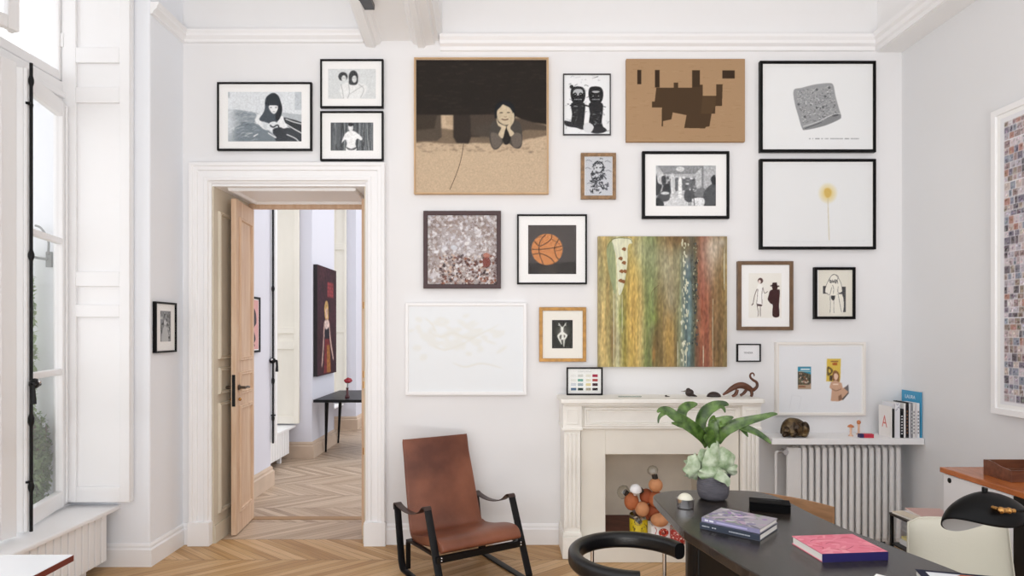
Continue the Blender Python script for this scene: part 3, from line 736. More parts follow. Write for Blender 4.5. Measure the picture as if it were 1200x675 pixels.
# 5 stacked heads
def a5(a):
    a.clip = (661.5, 87.5, 714.5, 156.5)
    a.rect('#eceef0', 661.5, 87.5, 714.5, 156.5)
    for k in range(70):
        x, y = R.uniform(661, 714), R.uniform(87, 156); a.line(R.choice(['#b9bcc0', '#c9ccd0', '#8d9094', '#3d3f42']), R.uniform(.3, .9), [(x, y), (x+R.uniform(-4, 4), y+R.uniform(-2, 2)), (x+R.uniform(-5, 5), y+R.uniform(-3, 3))], up=False)
    a.k += 1
    for cx, o in ((677.5, 0), (698.5, 1)):
        a.blob('#17171a', [(cx-8, 104), (cx-5, 101), (cx+4, 101), (cx+8, 105), (cx+8.5, 113), (cx+5, 120), (cx-5, 120), (cx-8.5, 112)])
        a.blob('#1c1c1f', [(cx-8, 121), (cx, 119), (cx+8, 121), (cx+8, 132), (cx+7, 143), (cx+9 if o else cx+6, 151), (cx-2, 149), (cx-8, 146), (cx-7, 133)])
        a.blob('#b5b8bb', [(cx-6, 108), (cx-3, 104), (cx+4, 104), (cx+6, 108), (cx+3, 111), (cx-3, 111)] if not o else [(cx-4, 106), (cx+4, 106), (cx+3, 108), (cx-3, 108)])
        for dx in (-3.2, 3.2): a.ell('#08080a', cx+dx, 110, 2, 2.2); a.ell('#e6e8ea', cx+dx, 110+(1.8 if o else -.2), .6, .6)
        for j in range(5): a.rect('#c9ccd0', cx-4+j*1.8, 115.2, cx-3+j*1.8, 116.6, False)
        for k in range(14):
            x, y = R.uniform(cx-6, cx+6), R.uniform(122, 146); a.line('#9a9da0', R.uniform(.3, .9), [(x, y), (x+R.uniform(-3, 3), y+R.uniform(-2, 2))], up=False)
    a.ell('#17171a', 670, 101, 2.2, 2.2); a.line('#17171a', 1.6, [(668, 123), (680, 122), (691, 124)])
    a.blob('#26262a', [(661.5, 141), (672, 143), (690, 149), (706, 148), (711, 153), (698, 156), (680, 150), (664, 147)])
    a.blob('#d9dbde', [(684, 146), (690, 143), (696, 148), (692, 155), (685, 153)])
    a.blur(.3)
picture('framed_print', 'small thin-framed black ink print of two stacked pairs of heads on white', (660, 86, 716, 158), 1.3, .02, mat('dark_thin_frame', '#3a3a3c', .4), a5)
# 6 kraft collage
def a6(a):
    q = lambda P: [(730+x/6.133, 60+y/6.133) for x, y in P]
    a.rect('#a98a69', 734, 69.5, 873, 165.5)
    for k in range(150):
        x, y = R.uniform(735, 864), R.uniform(70, 165); a.line(R.choice(['#a38463', '#ae906e', '#a08161']), .7, [(x, y), (x+R.uniform(2, 9), y)], up=False)
    a.k += 1
    a.poly('#4a3826', q([(240, 262), (365, 262), (365, 225), (397, 225), (397, 262), (497, 262), (497, 137), (553, 137), (553, 240), (573, 240), (573, 320), (670, 320), (670, 238), (717, 238), (712, 394), (665, 394), (662, 450), (637, 450), (622, 540), (595, 545), (590, 555), (440, 552), (457, 460), (358, 440), (348, 490), (288, 503), (288, 540), (278, 540), (280, 405), (208, 405), (208, 362), (228, 362)]))
    a.poly('#54402b', q([(573, 322), (668, 322), (664, 392), (636, 448), (560, 450)])); a.poly('#3f3020', q([(500, 140), (550, 140), (552, 258), (500, 258)]))
    for r_ in ((102, 135, 132, 238), (230, 135, 263, 260), (715, 138, 803, 196)): a.poly('#38291c', q([(r_[0], r_[1]), (r_[2], r_[1]), (r_[2], r_[3]), (r_[0], r_[3])]))
picture('kraft_collage', 'unframed brown kraft board with dark blocky abstract shapes, top row of wall', (734, 69, 873, 166), 0, .03, None, a6, cat='artwork', mount=mat('brown_canvas_edge', '#a5845f', .85), inkm=M['canvas'])
# 7 stone drawing
def a7(a):
    q = lambda P: [(900+x/7.5, 85+y/7.5) for x, y in P]
    a.rect('#e9ebec', 896, 76, 1022.5, 173.5)
    a.poly('#9a9c9e', [(v.x, v.y) for v in catmull([(*p, 0) for p in q([(232, 150), (300, 130), (420, 100), (540, 88), (580, 105), (600, 200), (630, 310), (650, 380), (630, 410), (500, 465), (340, 500), (305, 485), (270, 370), (240, 260)])], 4, True)])
    a.clip = None
    for k in range(520):
        u, v = R.uniform(.03, .97), R.uniform(.02, .98)
        x = 900+(240+u*335+v*65)/7.5; y = 85+(150-u*48+v*(300 - 0*u))/7.5
        a.ell(R.choice(['#7b7d80', '#b4b6b8', '#c6c8ca', '#66686b', '#a4a6a8', '#8c8e90']), x, y, R.uniform(.3, 1.2), R.uniform(.3, .9), n=7, up=False)
    a.k += 1
    for x, y in ((435, 145), (545, 128), (275, 275), (330, 385), (490, 300), (510, 205), (435, 305)): a.ell('#5e6063', 900+x/7.5, 85+y/7.5, 1.6, 1.5, n=9, up=False)
    a.k += 1
    a.blob('#858789', q([(312, 486), (400, 455), (480, 425), (570, 370), (640, 362), (645, 385), (625, 408), (500, 462), (345, 498)]))
    a.line('#e2e4e5', .6, q([(315, 470), (440, 430), (560, 372), (640, 355)])); a.line('#55575a', .9, q([(330, 488), (400, 462), (480, 430)])); a.ell('#5a5c5f', 980, 134.5, 4, 1.3, -.2)
    x = 949
    for w_ in (3, 2, 6, 3.2, 5, 16, 6, 10):
        n = max(1, int(w_/1.1))
        for j in range(n): a.rect('#a2a4a7' if w_ != 6 else '#8b8d90', x+j*1.1, 161.3, x+j*1.1+.75, 162.7, False)
        x += w_+1.1
    a.blur(.25)
picture('framed_drawing', 'black-framed pencil drawing of a rough grey square stone, top right of wall', (891, 71, 1027, 178), 3.2, .035, M['blackframe'], a7)
# 8 yellow glow
def a8(a):
    a.rect('#e6e8e9', 896, 191, 1022.5, 287.5)
    for k in range(12):
        t = k/11; c = [(230+(222-230)*t)/255, (232+(200-232)*t)/255, (233+(128-233)*t)/255]
        a.ell(tuple(c), 971, 226, 12.5*(1-t)+3.6*t, 13.5*(1-t)+4.2*t, n=24)
    a.blob('#d2b262', [(967, 222), (971, 220), (975, 223), (974.5, 228), (971, 231.5), (967.5, 228)])
    a.line('#c9bf9c', .7, [(971, 231), (971.5, 250), (972.6, 281)])
    a.line('#d4d6d8', .4, [(905, 282), (950, 283), (1015, 282)])
    a.blur(.4)
picture('framed_drawing', 'black-framed white sheet with one glowing yellow flower on a thin stem', (891, 186, 1027, 292), 3.2, .035, M['blackframe'], a8)
# 9 little gold frame with scribbled figure
def a9(a):
    a.clip = (686, 183.5, 717.5, 229)
    a.rect('#c6c9cf', 686, 183.5, 717.5, 229); 
    for k in range(80):
        y = R.uniform(186, 228); hw = 3+ (y-186)/42*8; x = 701+R.uniform(-hw, hw); 
        a.line(R.choice(['#3b3e45', '#2c2f35', '#50545c', '#1f2126']), R.uniform(.5, 1.3), [(x, y), (x+R.uniform(-4, 4), y+R.uniform(-3, 3)), (x+R.uniform(-4, 5), y+R.uniform(-3, 4))], up=False)
    a.k += 1; a.ell('#c9ccd0', 701, 196.5, 4, 4.5); a.line('#2c2f35', 1.2, [(695, 195), (698, 190), (705, 190), (708, 197), (703, 202), (698, 200)]); a.ell('#22242a', 699.5, 196, .9, .9); a.ell('#22242a', 703.6, 196, .9, .9)
    for x, y in ((690, 188), (712, 189), (689, 197), (713, 200), (691, 215)): a.line('#8d9199', 1, [(x-3, y), (x, y-1), (x+4, y+1)], up=False)
    a.blur(.25)
picture('framed_print', 'tiny bronze-brown framed scribbled ink figure left of the barroom photo', (681, 179, 722, 233), 4, .03, mat('aged_gilt_brown_frame', '#8a6a48', .45, var=.25, vscale=40), a9)
# 10 interior photo
def a10(a):
    q = lambda P: [(745+x/7.5, 170+y/7.5) for x, y in P]
    a.clip = (769, 193.5, 839.5, 241)
    a.rect('#b4b6b9', 769, 193.5, 839.5, 241)
    a.poly('#8f9194', q([(200, 178), (590, 178), (520, 245), (250, 245)])); a.ell('#d5d7d9', 745+395/7.5, 170+208/7.5, 5, 3); a.line('#5e6063', .5, q([(205, 180), (252, 245), (525, 245), (590, 180)]), False)
    a.poly('#c9cbcd', q([(180, 200), (250, 245), (250, 350), (180, 380)])); a.poly('#c0c2c4', q([(530, 245), (590, 185), (590, 360), (530, 340)])); a.rect('#7f8184', 745+583/7.5, 193.5, 745+600/7.5, 220)
    a.poly('#d5d7d9', q([(300, 440), (430, 440), (560, 530), (240, 530)]))
    a.poly('#66686b', q([(350, 285), (530, 285), (525, 400), (350, 400)])); 
    for k in range(40):
        x, y = R.uniform(250, 530), R.uniform(262, 400); a.rect(R.choice(['#3c3e41', '#d2d4d6', '#8b8d90', '#505255', '#e4e6e8']), 745+x/7.5, 170+y/7.5, 745+(x+R.uniform(8, 30))/7.5, 170+(y+R.uniform(6, 30))/7.5, False)
    a.k += 1
    for P, c in (([(185, 250), (200, 330), (235, 350), (210, 420), (180, 430)], '#37393c'), ([(230, 280), (265, 270), (270, 330), (240, 350)], '#3f4144'), ([(250, 350), (300, 340), (320, 400), (290, 440), (240, 420)], '#2c2e31'),
                 ([(220, 410), (300, 410), (295, 480), (240, 495), (180, 500)], '#4d4f52'), ([(180, 465), (230, 480), (250, 530), (180, 530)], '#2e3033'), ([(310, 265), (340, 265), (345, 440), (315, 430)], '#cfd1d3'), ([(380, 290), (405, 290), (408, 450), (378, 450)], '#eceeef'),
                 ([(440, 400), (500, 400), (600, 455), (480, 500), (430, 470)], '#505255'), ([(520, 440), (540, 390), (590, 370), (620, 400), (580, 460)], '#77797c'), ([(595, 470), (610, 400), (660, 350), (710, 340), (710, 530), (600, 530)], '#515356'), ([(665, 290), (700, 260), (712, 340), (680, 345)], '#2d2f32'), ([(500, 470), (600, 465), (600, 530), (530, 530)], '#e0e2e4')):
        a.blob(c, q(P))
    a.ell('#d5d7d9', 745+262/7.5, 170+420/7.5, 5, 1.8); a.ell('#c6c8ca', 745+552/7.5, 170+350/7.5, 2, 2.6)
    for x in (465, 480, 512): a.line('#2c2e31', .7, q([(x, 440), (x+8, 530)]), False)
    a.blur(.4).noise(.05, .5)
picture('framed_photograph', 'thick black-framed black-and-white photo of a crowded barroom interior with white mount', (753, 177, 855, 256), 3.2, .035, M['blackframe'], a10)
# 11 crowd speckle
def a11(a):
    a.clip = (501, 252, 582.5, 333.5)
    a.rect('#a49a98', 501, 252, 582.5, 333.5)
    for k in range(1500):
        x, y = R.uniform(501, 583), R.uniform(252, 334); lower = (y > 298+R.gauss(0, 3) and x > 515 and R.random() < .85)
        c = R.choice(['#6f3d2e', '#8a5138', '#4b2a25', '#dedad9', '#c9bfba', '#5c4442', '#2f2022', '#c3a58f', '#e6e3e2']) if lower else R.choice(['#8a7c78', '#b9b2b2', '#d2cfd2', '#9c8b84', '#84746f', '#c6c4cc', '#e4e2e4', '#a99f9f', '#95837b'])
        r_ = R.uniform(.6, 2.2) if lower else R.uniform(.8, 2.6)
        a.ell(c, x, y, r_, r_*R.uniform(.4, 1), R.uniform(0, 3), n=8, a=.85)
    a.soft('#c9c9d2', 535, 285, 22, 14, .35)
    for x, y, r_, c in ((511, 295, 3, '#e2e2e6'), (520, 292, 3.4, '#dcdde2'), (532, 290, 4.2, '#cfd4dc'), (547, 285, 3.2, '#e8e6e6'), (528, 264, 2, '#e4e2e2'), (558, 267, 2.2, '#dfdcdb'), (549, 298, 2.6, '#e5e3e4'), (508, 322, 4, '#d2cdd0')): a.ell(c, x, y, r_, r_*.7, R.uniform(-.5, .5), a=.8)
    a.ell('#b07767', 570, 299, 4, 3); a.blob('#7c4038', [(566, 303), (573, 302), (574, 311), (567, 312)]); a.soft('#3a1c20', 584, 310, 4, 16, .6)
    a.blur(.3)
picture('framed_photograph', 'square dark maroon framed photo of a dense mottled brown-and-white crowd', (496, 247, 587, 338), 5, .035, mat('dark_maroon_lacquer_frame', '#3a1c1c', .25), a11)
# 12 basketball
def a12(a):
    a.clip = (619, 263.5, 675.5, 321)
    a.rect('#4b4543', 619, 263.5, 675.5, 321); a.poly('#2f2a28', [(619, 308), (640, 309), (676, 306), (676, 321), (619, 321)]); a.rect('#3b3430', 632, 310, 652, 321)
    a.ell('#c8844f', 641.2, 292, 18.4, 18.4, n=40)
    for P in ([(623, 292), (634, 292), (650, 290), (659, 288)], [(640, 274), (633, 283), (632, 296), (637, 310)], [(626, 282), (633, 288), (645, 281), (647, 274.5)], [(624, 298), (634, 297), (645, 302), (650, 308)], [(655, 280), (650, 290), (652, 300), (655, 304)]): a.line('#3b2a22', .9, P)
    a.line('#6b4630', .6, [(646, 280), (650, 282), (656, 286)]); a.line('#6b4630', .6, [(651, 294), (657, 293), (659, 291)]); a.line('#6b4630', .6, [(629, 279), (633, 277), (637, 277)])
    for k in range(60): x, y = R.gauss(641, 9), R.gauss(292, 9); a.ell('#b97645' if R.random() < .5 else '#d18f5a', x, y, .5, .5, n=6, up=False) if (x-641)**2+(y-292)**2 < 280 else None
    a.blur(.3).noise(.03, .5)
picture('framed_print', 'thin black-framed print of an orange basketball on a dark ground', (606, 251, 688, 333), 2, .03, M['blackframe'], a12)
# 13 abstract dripping painting
def a13(a):
    a.clip = (701, 277, 852, 430)
    a.rect('#8f7b45', 701, 277, 852, 430)
    cols = [(701, '#a89a68'), (708, '#c2a766'), (716, '#8c8450'), (724, '#c9c9a0'), (730, '#7f7a35'), (737, '#b79a4c'), (744, '#c2a050'), (751, '#b8a868'), (757, '#6f7d45'), (764, '#6e8350'), (771, '#6b5b30'), (778, '#7d6a40'), (785, '#a37c45'), (791, '#7c6b42'), (797, '#7a8568'), (803, '#54707a'), (809, '#3f5a6d'), (814, '#4a4a3a'), (820, '#8a4a38'), (828, '#934a3a'), (836, '#7b5a38'), (844, '#6b5532'), (852, '#8b7a4c')]
    def hexmix(c1, c2, t): 
        A = [int(c1[i:i+2], 16) for i in (1, 3, 5)]; B = [int(c2[i:i+2], 16) for i in (1, 3, 5)]
        return tuple((p+(q_-p)*t)/255 for p, q_ in zip(A, B))
    def at(x):
        for (xa, ca), (xb, cb) in zip(cols, cols[1:]):
            if xa <= x <= xb: return hexmix(ca, cb, (x-xa)/(xb-xa))
        return hexmix(cols[-1][1], cols[-1][1], 0)
    for i_, x in enumerate(a.gx): a.C[:, i_] = at(min(851.9, max(701, x)))
    def jit(c, s_): d = R.uniform(-s_, s_); return tuple(max(0, min(1, v+d+R.uniform(-s_, s_)*.3)) for v in c)
    for k in range(420):
        x = R.uniform(700, 852); y = R.uniform(270, 415); l = R.uniform(25, 110)
        a.line(jit(at(max(701, min(851.9, x))), .06), R.uniform(1, 4.5), [(x, y), (x+R.uniform(-1, 1), y+l*.5), (x+R.uniform(-.8, .8), y+l)], taper=True, a=.7)
    for c, x, y, rx, ry, al in (('#8d9a6a', 757, 300, 15, 32, .85), ('#a3aa88', 748, 290, 9, 12, .6), ('#7e8f5e', 764, 318, 8, 30, .6), ('#9b9a80', 783, 318, 13, 28, .85), ('#8d9488', 786, 352, 6, 22, .6), ('#5f4225', 797, 281, 15, 11, .95), ('#5a4326', 806, 292, 9, 14, .6), ('#b3a79c', 836, 292, 13, 22, .95), ('#a08f84', 832, 318, 7, 22, .55), ('#c2bbb2', 846, 284, 5, 5, .7),
        ('#c9a452', 744, 360, 8, 60, .55), ('#b08e48', 783, 400, 5, 28, .85), ('#5d4426', 768, 402, 5, 22, .7), ('#b5793a', 766, 418, 2, 12, .8), ('#738a3c', 728, 372, 3.5, 14, .7), ('#7a5a34', 718, 400, 3.5, 30, .7), ('#6a8a90', 808, 380, 3.5, 45, .6), ('#c2a766', 706, 400, 5, 36, .6), ('#6e7a52', 706, 325, 4, 26, .5), ('#6f8c3a', 766, 372, 5, 8, .5), ('#7d5a3a', 845, 370, 6, 60, .5)):
        a.soft(c, x, y, rx, ry, al)
    a.C = (a.C*.76+a.C.mean(axis=2, keepdims=True)*.08+np.array([.62, .54, .34])*.16)*1.06
    a.soft('#a7a890', 780, 300, 30, 16, .3)
    a.noise(.05, .8, 16); a.noise(.06, .5, 1.6); a.blur(.3)
    a.blob('#dfe0c6', [(719, 280), (738, 279), (741, 285), (736, 288), (735, 310), (731, 335), (726, 346), (724, 335), (722, 300), (718, 290)], a=.92)
    a.blob('#93a078', [(711, 290), (716, 283), (720, 292), (722, 320), (721, 345), (716, 330), (712, 310)], a=.8)
    for x, y in ((731, 292), (727, 303), (731, 308), (728, 318), (732, 318), (727, 329), (730, 330)): a.blob('#8a5a33', [(x-2.5, y), (x, y-2.2), (x+2.6, y-1), (x+1.6, y+2.2), (x-1, y+1.3)])
    for k in range(75):
        y = R.uniform(281, 425); x = 804-((y-283)/140)*2+R.gauss(0, 2.3); a.blob(R.choice(['#dcdcc0', '#e6e4cc', '#cfcfb0']), [(x-R.uniform(.4, 1.3), y-1), (x, y-R.uniform(1, 3.5)), (x+R.uniform(.4, 1.2), y), (x, y+R.uniform(1, 3.5))], a=.9)
    for k in range(110):
        y = R.uniform(285, 405); x = R.gauss(815, 1.8); a.ell(R.choice(['#26302f', '#1f2428', '#b9b998', '#3b4630', '#2b3d50']), x, y, R.uniform(.3, .9), R.uniform(.5, 2.), n=7, a=.8)
    for x, y0_, y1_ in ((835.5, 350, 430), (719, 340, 428), (729, 345, 390), (794, 400, 430), (801, 410, 430), (804, 405, 430), (824, 405, 430), (849, 290, 340)): a.line('#ddd9bd', R.uniform(.6, 1.2), [(x, y0_), (x+R.uniform(-.5, .5), (y0_+y1_)/2), (x, y1_)], taper=True, a=.85)
    a.line('#6b7040', .7, [(712, 290), (716, 282), (724, 279), (738, 280), (741, 284)]); a.line('#5a4a30', .6, [(763, 352), (764, 342), (772, 334)], a=.7)
    a.blur(.22)
picture('abstract_painting', 'large unframed abstract canvas of green, ochre and rust vertical drips above mantel', (701, 277, 852, 430), 0, .04, None, a13, cat='painting', mount=mat('canvas_edge', '#b9a878', .8), inkm=M['oil'])
# 14 two figures
def a14(a):
    q = lambda P: [(860+x/5.193, 300+y/5.193) for x, y in P]
    a.rect('#eceae3', 878, 320, 916.5, 372.5)
    a.blob('#f4f3ef', q([(150, 175), (175, 180), (185, 230), (175, 300), (150, 300), (140, 240)]))
    a.ell('#5a3d37', 860+165/5.193, 300+150/5.193, 3.2, 3.4); a.ell('#e7d9d2', 860+160/5.193, 300+156/5.193, 1.6, 2.2)
    for P, w in (([(145, 200), (130, 240), (120, 295)], 1.1), ([(120, 290), (112, 300)], 1.6), ([(180, 190), (190, 225), (210, 215)], .9), ([(145, 300), (152, 340), (150, 368)], 1.0), ([(165, 300), (164, 340), (165, 368)], .9), ([(150, 200), (146, 250), (142, 296)], .7), ([(178, 195), (174, 240), (176, 290)], .8)): a.line('#4a3431', w*.65, q(P))
    a.poly('#3c2422', q([(142, 290), (178, 296), (172, 306), (146, 303)]))
    a.blob('#3b191a', q([(222, 214), (238, 204), (272, 203), (284, 214), (279, 300), (280, 366), (240, 366), (240, 300), (228, 290), (210, 265), (215, 240)]))
    a.blob('#33110f', q([(238, 180), (268, 180), (268, 200), (255, 210), (240, 203)])); a.poly('#2c0f10', q([(226, 176), (280, 180), (280, 187), (226, 184)])); a.poly('#2c0f10', q([(238, 162), (266, 160), (268, 182), (236, 180)]))
picture('framed_drawing', 'brown wooden framed ink drawing of a sketched woman beside a dark hatted figure', (865, 306, 930, 387), 4.2, .035, mat('brown_wood_frame', '#6b5138', .4, var=.15, vscale=20), a14)
# 15 line drawing
def a15(a):
    q = lambda P: [(860+x/5.193, 300+y/5.193) for x, y in P]
    a.rect('#e4e1d5', 960, 315.5, 1001, 371.5)
    a.poly('#47474a', q([(547, 182), (575, 182), (575, 228), (547, 228)])); a.poly('#47474a', q([(640, 186), (686, 186), (686, 342), (670, 342), (665, 228), (640, 228)]))
    a.blob('#ebe8dd', q([(560, 215), (580, 150), (610, 118), (645, 150), (665, 210), (640, 230), (670, 250), (665, 345), (590, 345), (585, 240)]))
    for P in ([(555, 220), (570, 170), (600, 118), (625, 115), (655, 160), (665, 215)], [(590, 130), (585, 155), (600, 160), (625, 155), (640, 125), (620, 112), (598, 118)], [(590, 240), (592, 300), (590, 345)], [(615, 250), (612, 300), (614, 345)], [(640, 235), (650, 290), (660, 342)], [(605, 175), (612, 200), (610, 230)], [(570, 225), (588, 235), (600, 190)], [(640, 185), (638, 220), (660, 225)], [(632, 232), (668, 235), (678, 290)]): a.line('#4c4c4f', .45, q(P))
    a.poly('#3c3c3f', q([(595, 240), (622, 240), (618, 262), (608, 272), (597, 260)]))
    for k in range(10): a.line('#3c3c3f', .6, q([(590+k*5, 145+R.uniform(-5, 5)), (592+k*5, 160+R.uniform(-5, 10))]), False, up=False)
picture('framed_drawing', 'small black-framed ink line drawing of a figure holding its face, right of hatted pair', (955, 313, 1003, 374), 3.2, .035, M['blackframe'], a15)
# 16 pale relief
def a16(a):
    a.clip = (479, 359, 613, 459)
    a.rect('#e9edf0', 479, 359, 613, 459)
    for k in range(60):
        x, y = R.gauss(535, 24), R.gauss(392, 12); a.ell('#e6e8e6', x, y, R.uniform(3, 9), R.uniform(1.5, 4), R.uniform(-.6, .6), n=12, up=False)
    a.k += 1
    for P in ([(500, 385), (515, 395), (530, 390), (550, 396), (570, 388), (585, 380)], [(505, 402), (520, 410), (540, 404), (560, 393)], [(530, 425), (545, 430), (565, 426), (590, 432)], [(497, 372), (506, 380), (512, 392)]): a.line('#e2e2dc', 1.6, P, taper=True)
    for k in range(30):
        x, y = R.uniform(485, 608), R.uniform(362, 455); a.line('#e3e8ec', .6, [(x, y), (x+R.uniform(-8, 8), y+R.uniform(-8, 8))], up=False)
    a.blur(.8)
picture('framed_drawing', 'wide white-framed almost blank white paper with faint beige traces', (475, 355, 617, 463), 3.4, .04, M['trim'], a16)
# 17 gold frame moth figure
def a17(a):
    q = lambda P: [(600+x/5.19, 340+y/5.19) for x, y in P]
    a.rect('#25251f', 647, 375, 671.3, 408.3)
    for k in range(6): t = k/5; v = 37+60*t; a.ell((v/255, v/255, (v-8)/255), 659.5, 389, 11*(1-t*.7), 9*(1-t*.6))
    a.blob('#e9ebe4', q([(297, 230), (305, 222), (315, 230), (313, 250), (325, 262), (338, 275), (325, 300), (318, 295), (325, 280), (316, 272), (318, 300), (300, 300), (302, 272), (290, 282), (298, 318), (290, 312), (276, 280), (288, 262), (298, 252)]))
    for P in ([(300, 226), (292, 212), (284, 200)], [(312, 226), (322, 212), (330, 198)], [(292, 212), (282, 214)], [(322, 212), (332, 214)]): a.line('#e9ebe4', 1, q(P))
    a.poly('#dcded6', q([(290, 295), (300, 300), (305, 330), (298, 330)])); a.poly('#cfd1c9', q([(310, 300), (325, 295), (318, 345), (313, 345)]))
    a.blur(.4)
picture('framed_photograph', 'gold-framed small dark photo of a pale antlered dancing figure on cream mount', (632, 360, 687, 424), 4, .03, mat('gilt_frame', '#a77b3d', .35, metal=.35, var=.2, vscale=30), a17, mount=mat('cream_mount', '#eeebe2', .85))
# 18 word card
def a18(a): a.rect('#eeeff1', 866, 405, 890.5, 422)
t18 = picture('framed_word_card', 'tiny black-framed white card with one small grey word, below the hatted figure drawing', (864, 403, 892, 424), 1.4, .025, M['blackframe'], a18)
S_ = F/(-CAMY-.025)
text_mesh('lettering', 'TENDER', 2.9/S_, mat('grey_letter_ink', '#6c6e72', .8), t18, (-.5/S_, -.0160, 10.4/S_), (PI/2, 0, 0))
# 19 two postcards
def a19(a):
    q = lambda P: [(930+x/11.26, 415+y/11.26) for x, y in P]
    a.rect('#eceef1', 914, 406, 1010.5, 483)
    a.poly('#4d4a3c', q([(65, 168), (240, 168), (240, 462), (65, 462)])); a.poly('#2f8fb0', q([(65, 168), (240, 168), (240, 270), (180, 250), (120, 235), (65, 232)]))
    a.poly('#e4eef0', q([(100, 192), (225, 192), (225, 212), (100, 212)])); a.rect('#d9d4c2', 930+75/11.26, 415+226/11.26, 930+235/11.26, 415+233/11.26)
    for k in range(50): x, y = R.uniform(72, 225), R.uniform(245, 395); a.poly(R.choice(['#c9a08a', '#7b5640', '#e0d2c3', '#2e3326', '#a3674a', '#6d7254']), q([(x, y), (x+14, y+R.uniform(-6, 6)), (x+10, y+22), (x-3, y+15)]), up=False)
    a.k += 1; a.poly('#b39a80', q([(68, 405), (238, 405), (238, 458), (68, 458)])); a.poly('#8a5a3c', q([(75, 418), (170, 422), (170, 440), (75, 440)]))
    a.poly('#dfc154', q([(450, 62), (635, 62), (628, 300), (620, 370), (440, 360)])); a.poly('#8a5a3c', q([(500, 90), (600, 90), (600, 104), (500, 104)])); a.poly('#b5672f', q([(520, 115), (585, 112), (585, 150), (525, 150)]))
    a.blob('#6b5a34', q([(455, 170), (500, 180), (530, 220), (500, 270), (455, 280)])); a.blob('#dfc154', q([(470, 200), (495, 205), (500, 240), (475, 245)])); a.poly('#4a3f30', q([(485, 285), (520, 280), (520, 355), (485, 350)]))
    a.blob('#8a5f3c', q([(530, 240), (560, 215), (605, 250), (615, 320), (600, 380), (540, 370), (520, 300)]))
    a.blob('#e6c6ae', q([(545, 265), (575, 255), (598, 285), (590, 325), (570, 345), (545, 320)]))
    a.poly('#cfa78c', q([(500, 375), (560, 345), (645, 385), (660, 450), (730, 410), (738, 510), (650, 610), (600, 625), (500, 620), (515, 470), (485, 440)])); a.poly('#6f6a6c', q([(735, 400), (738, 505), (700, 470), (675, 455)]))
    a.poly('#8d6a55', q([(600, 560), (640, 530), (650, 600), (605, 620)])); a.line('#8d6a55', .8, q([(515, 460), (570, 485), (640, 460)])); a.line('#f0d9c6', 1.4, q([(530, 400), (600, 400)]), False); a.poly('#55504c', q([(650, 590), (738, 500), (738, 520), (660, 612)]))
    a.line('#dcdee1', .5, [(926, 478), (929, 463), (940, 465), (937, 480)], False)
    a.blur(.3)
picture('framed_collage', 'white-framed sheet with two small colour cut-outs, blue and yellow, above the shelf', (910, 401, 1015, 487), 3, .04, mat('cream_white_frame', '#ece8e2', .45), a19)
# 20 colour chart, stands on the mantel
def a20(a):
    q = lambda x0, y0, x1, y1: (660+x0/16.9, 430+y0/16.9, 660+x1/16.9, 430+y1/16.9)
    a.rect('#ebece9', 666, 436.5, 704, 464.5)
    C = [['#e0e1dd', '#cbccc6', '#dfddcf', '#9e2640'], ['#dedfd9', '#6aa593', '#ddd9c2', '#a54240'], ['#c6cad0', '#98a6ae', '#d8cb96', '#3a1620'], ['#43607f', '#1b3528', '#a8a28e', '#1a0c10']]
    for j, yy in enumerate((220, 308, 395, 485)):
        for i, xx in enumerate((155, 292, 450, 585)): a.rect(C[j][i], *q(xx, yy, xx+105, yy+52))
    for x in range(290, 560, 22): a.rect('#b3b4b2', *q(x, 160, x+14, 170), up=False)
picture('colour_chart', 'small black-framed chart of sixteen colour swatches standing on the mantel', (664, 434.5, 706.5, 467.2), 1.8, .015, M['blackframe'], a20, back=.06, cat='picture')
bpy.data.objects['colour_chart'].location.z = 1.0905
# 21 small frame on the left wall (faces +x)
def a21(a):
    a.rect('#8d8f92', 7, 6, 20.5, 27)
    for k in range(90): x, y = R.uniform(7, 19), R.uniform(6.5, 25.5); a.rect(R.choice(['#3a3c3f', '#5b5d60', '#c2c4c6', '#2c2e30', '#808285']), x, y, x+R.uniform(.5, 1.4), y+R.uniform(.5, 2), False)
    a.k += 1; a.blob('#b9bbbd', [(9, 27), (10, 19), (13, 16), (16, 19), (17, 27)]); a.ell('#c9cbcd', 13, 14, 1.5, 2)
picture('framed_photograph', 'small black-framed photo hanging alone on the left side wall', (0, 0, 27, 34.5), 1.3, .025, M['blackframe'], a21, S=100., loc=(XL, WD(4.335), 1.403), rotz=PI/2)
# 22 big photo collage on the right wall (faces -x): plane units = centimetres
def a22(a):
    a.rect('#eceef2', 6, 6, 94, 170)
    y = 9.
    PAL = [(.58, .50, .50), (.68, .62, .63), (.44, .42, .48), (.76, .70, .68), (.56, .50, .46), (.52, .54, .60), (.80, .76, .78), (.66, .48, .43), (.38, .35, .38), (.70, .68, .72)]
    while y < 166:
        hh = R.uniform(2.8, 4.8); x = 9.
        while x < 89:
            ww = R.uniform(2.2, 4.6); base = R.choice(PAL)
            if x+ww > 91: break
            a.rect(base, x, y, x+ww-.3, y+hh-.3)
            for k in range(6):
                px, py = x+R.uniform(0, ww-1.3), y+R.uniform(.3, hh-1.3); j_ = R.uniform(-.3, .26)
                a.rect(tuple(max(0, min(1, v+j_+R.uniform(-.05, .05))) for v in base), px, py, px+R.uniform(.5, 1.1), py+R.uniform(.5, 1.2))
            x += ww
        y += hh
    a.C = a.C*.86+np.array([.80, .77, .78])*.14; a.blur(.12)
picture('framed_photo_collage', 'large white-framed collage of hundreds of tiny photos on the right wall', (0, 0, 100, 176), 3.6, .05, M['trim'], a22, S=100., loc=(XR, WD(3.70)-.5, 1.07), rotz=-PI/2)

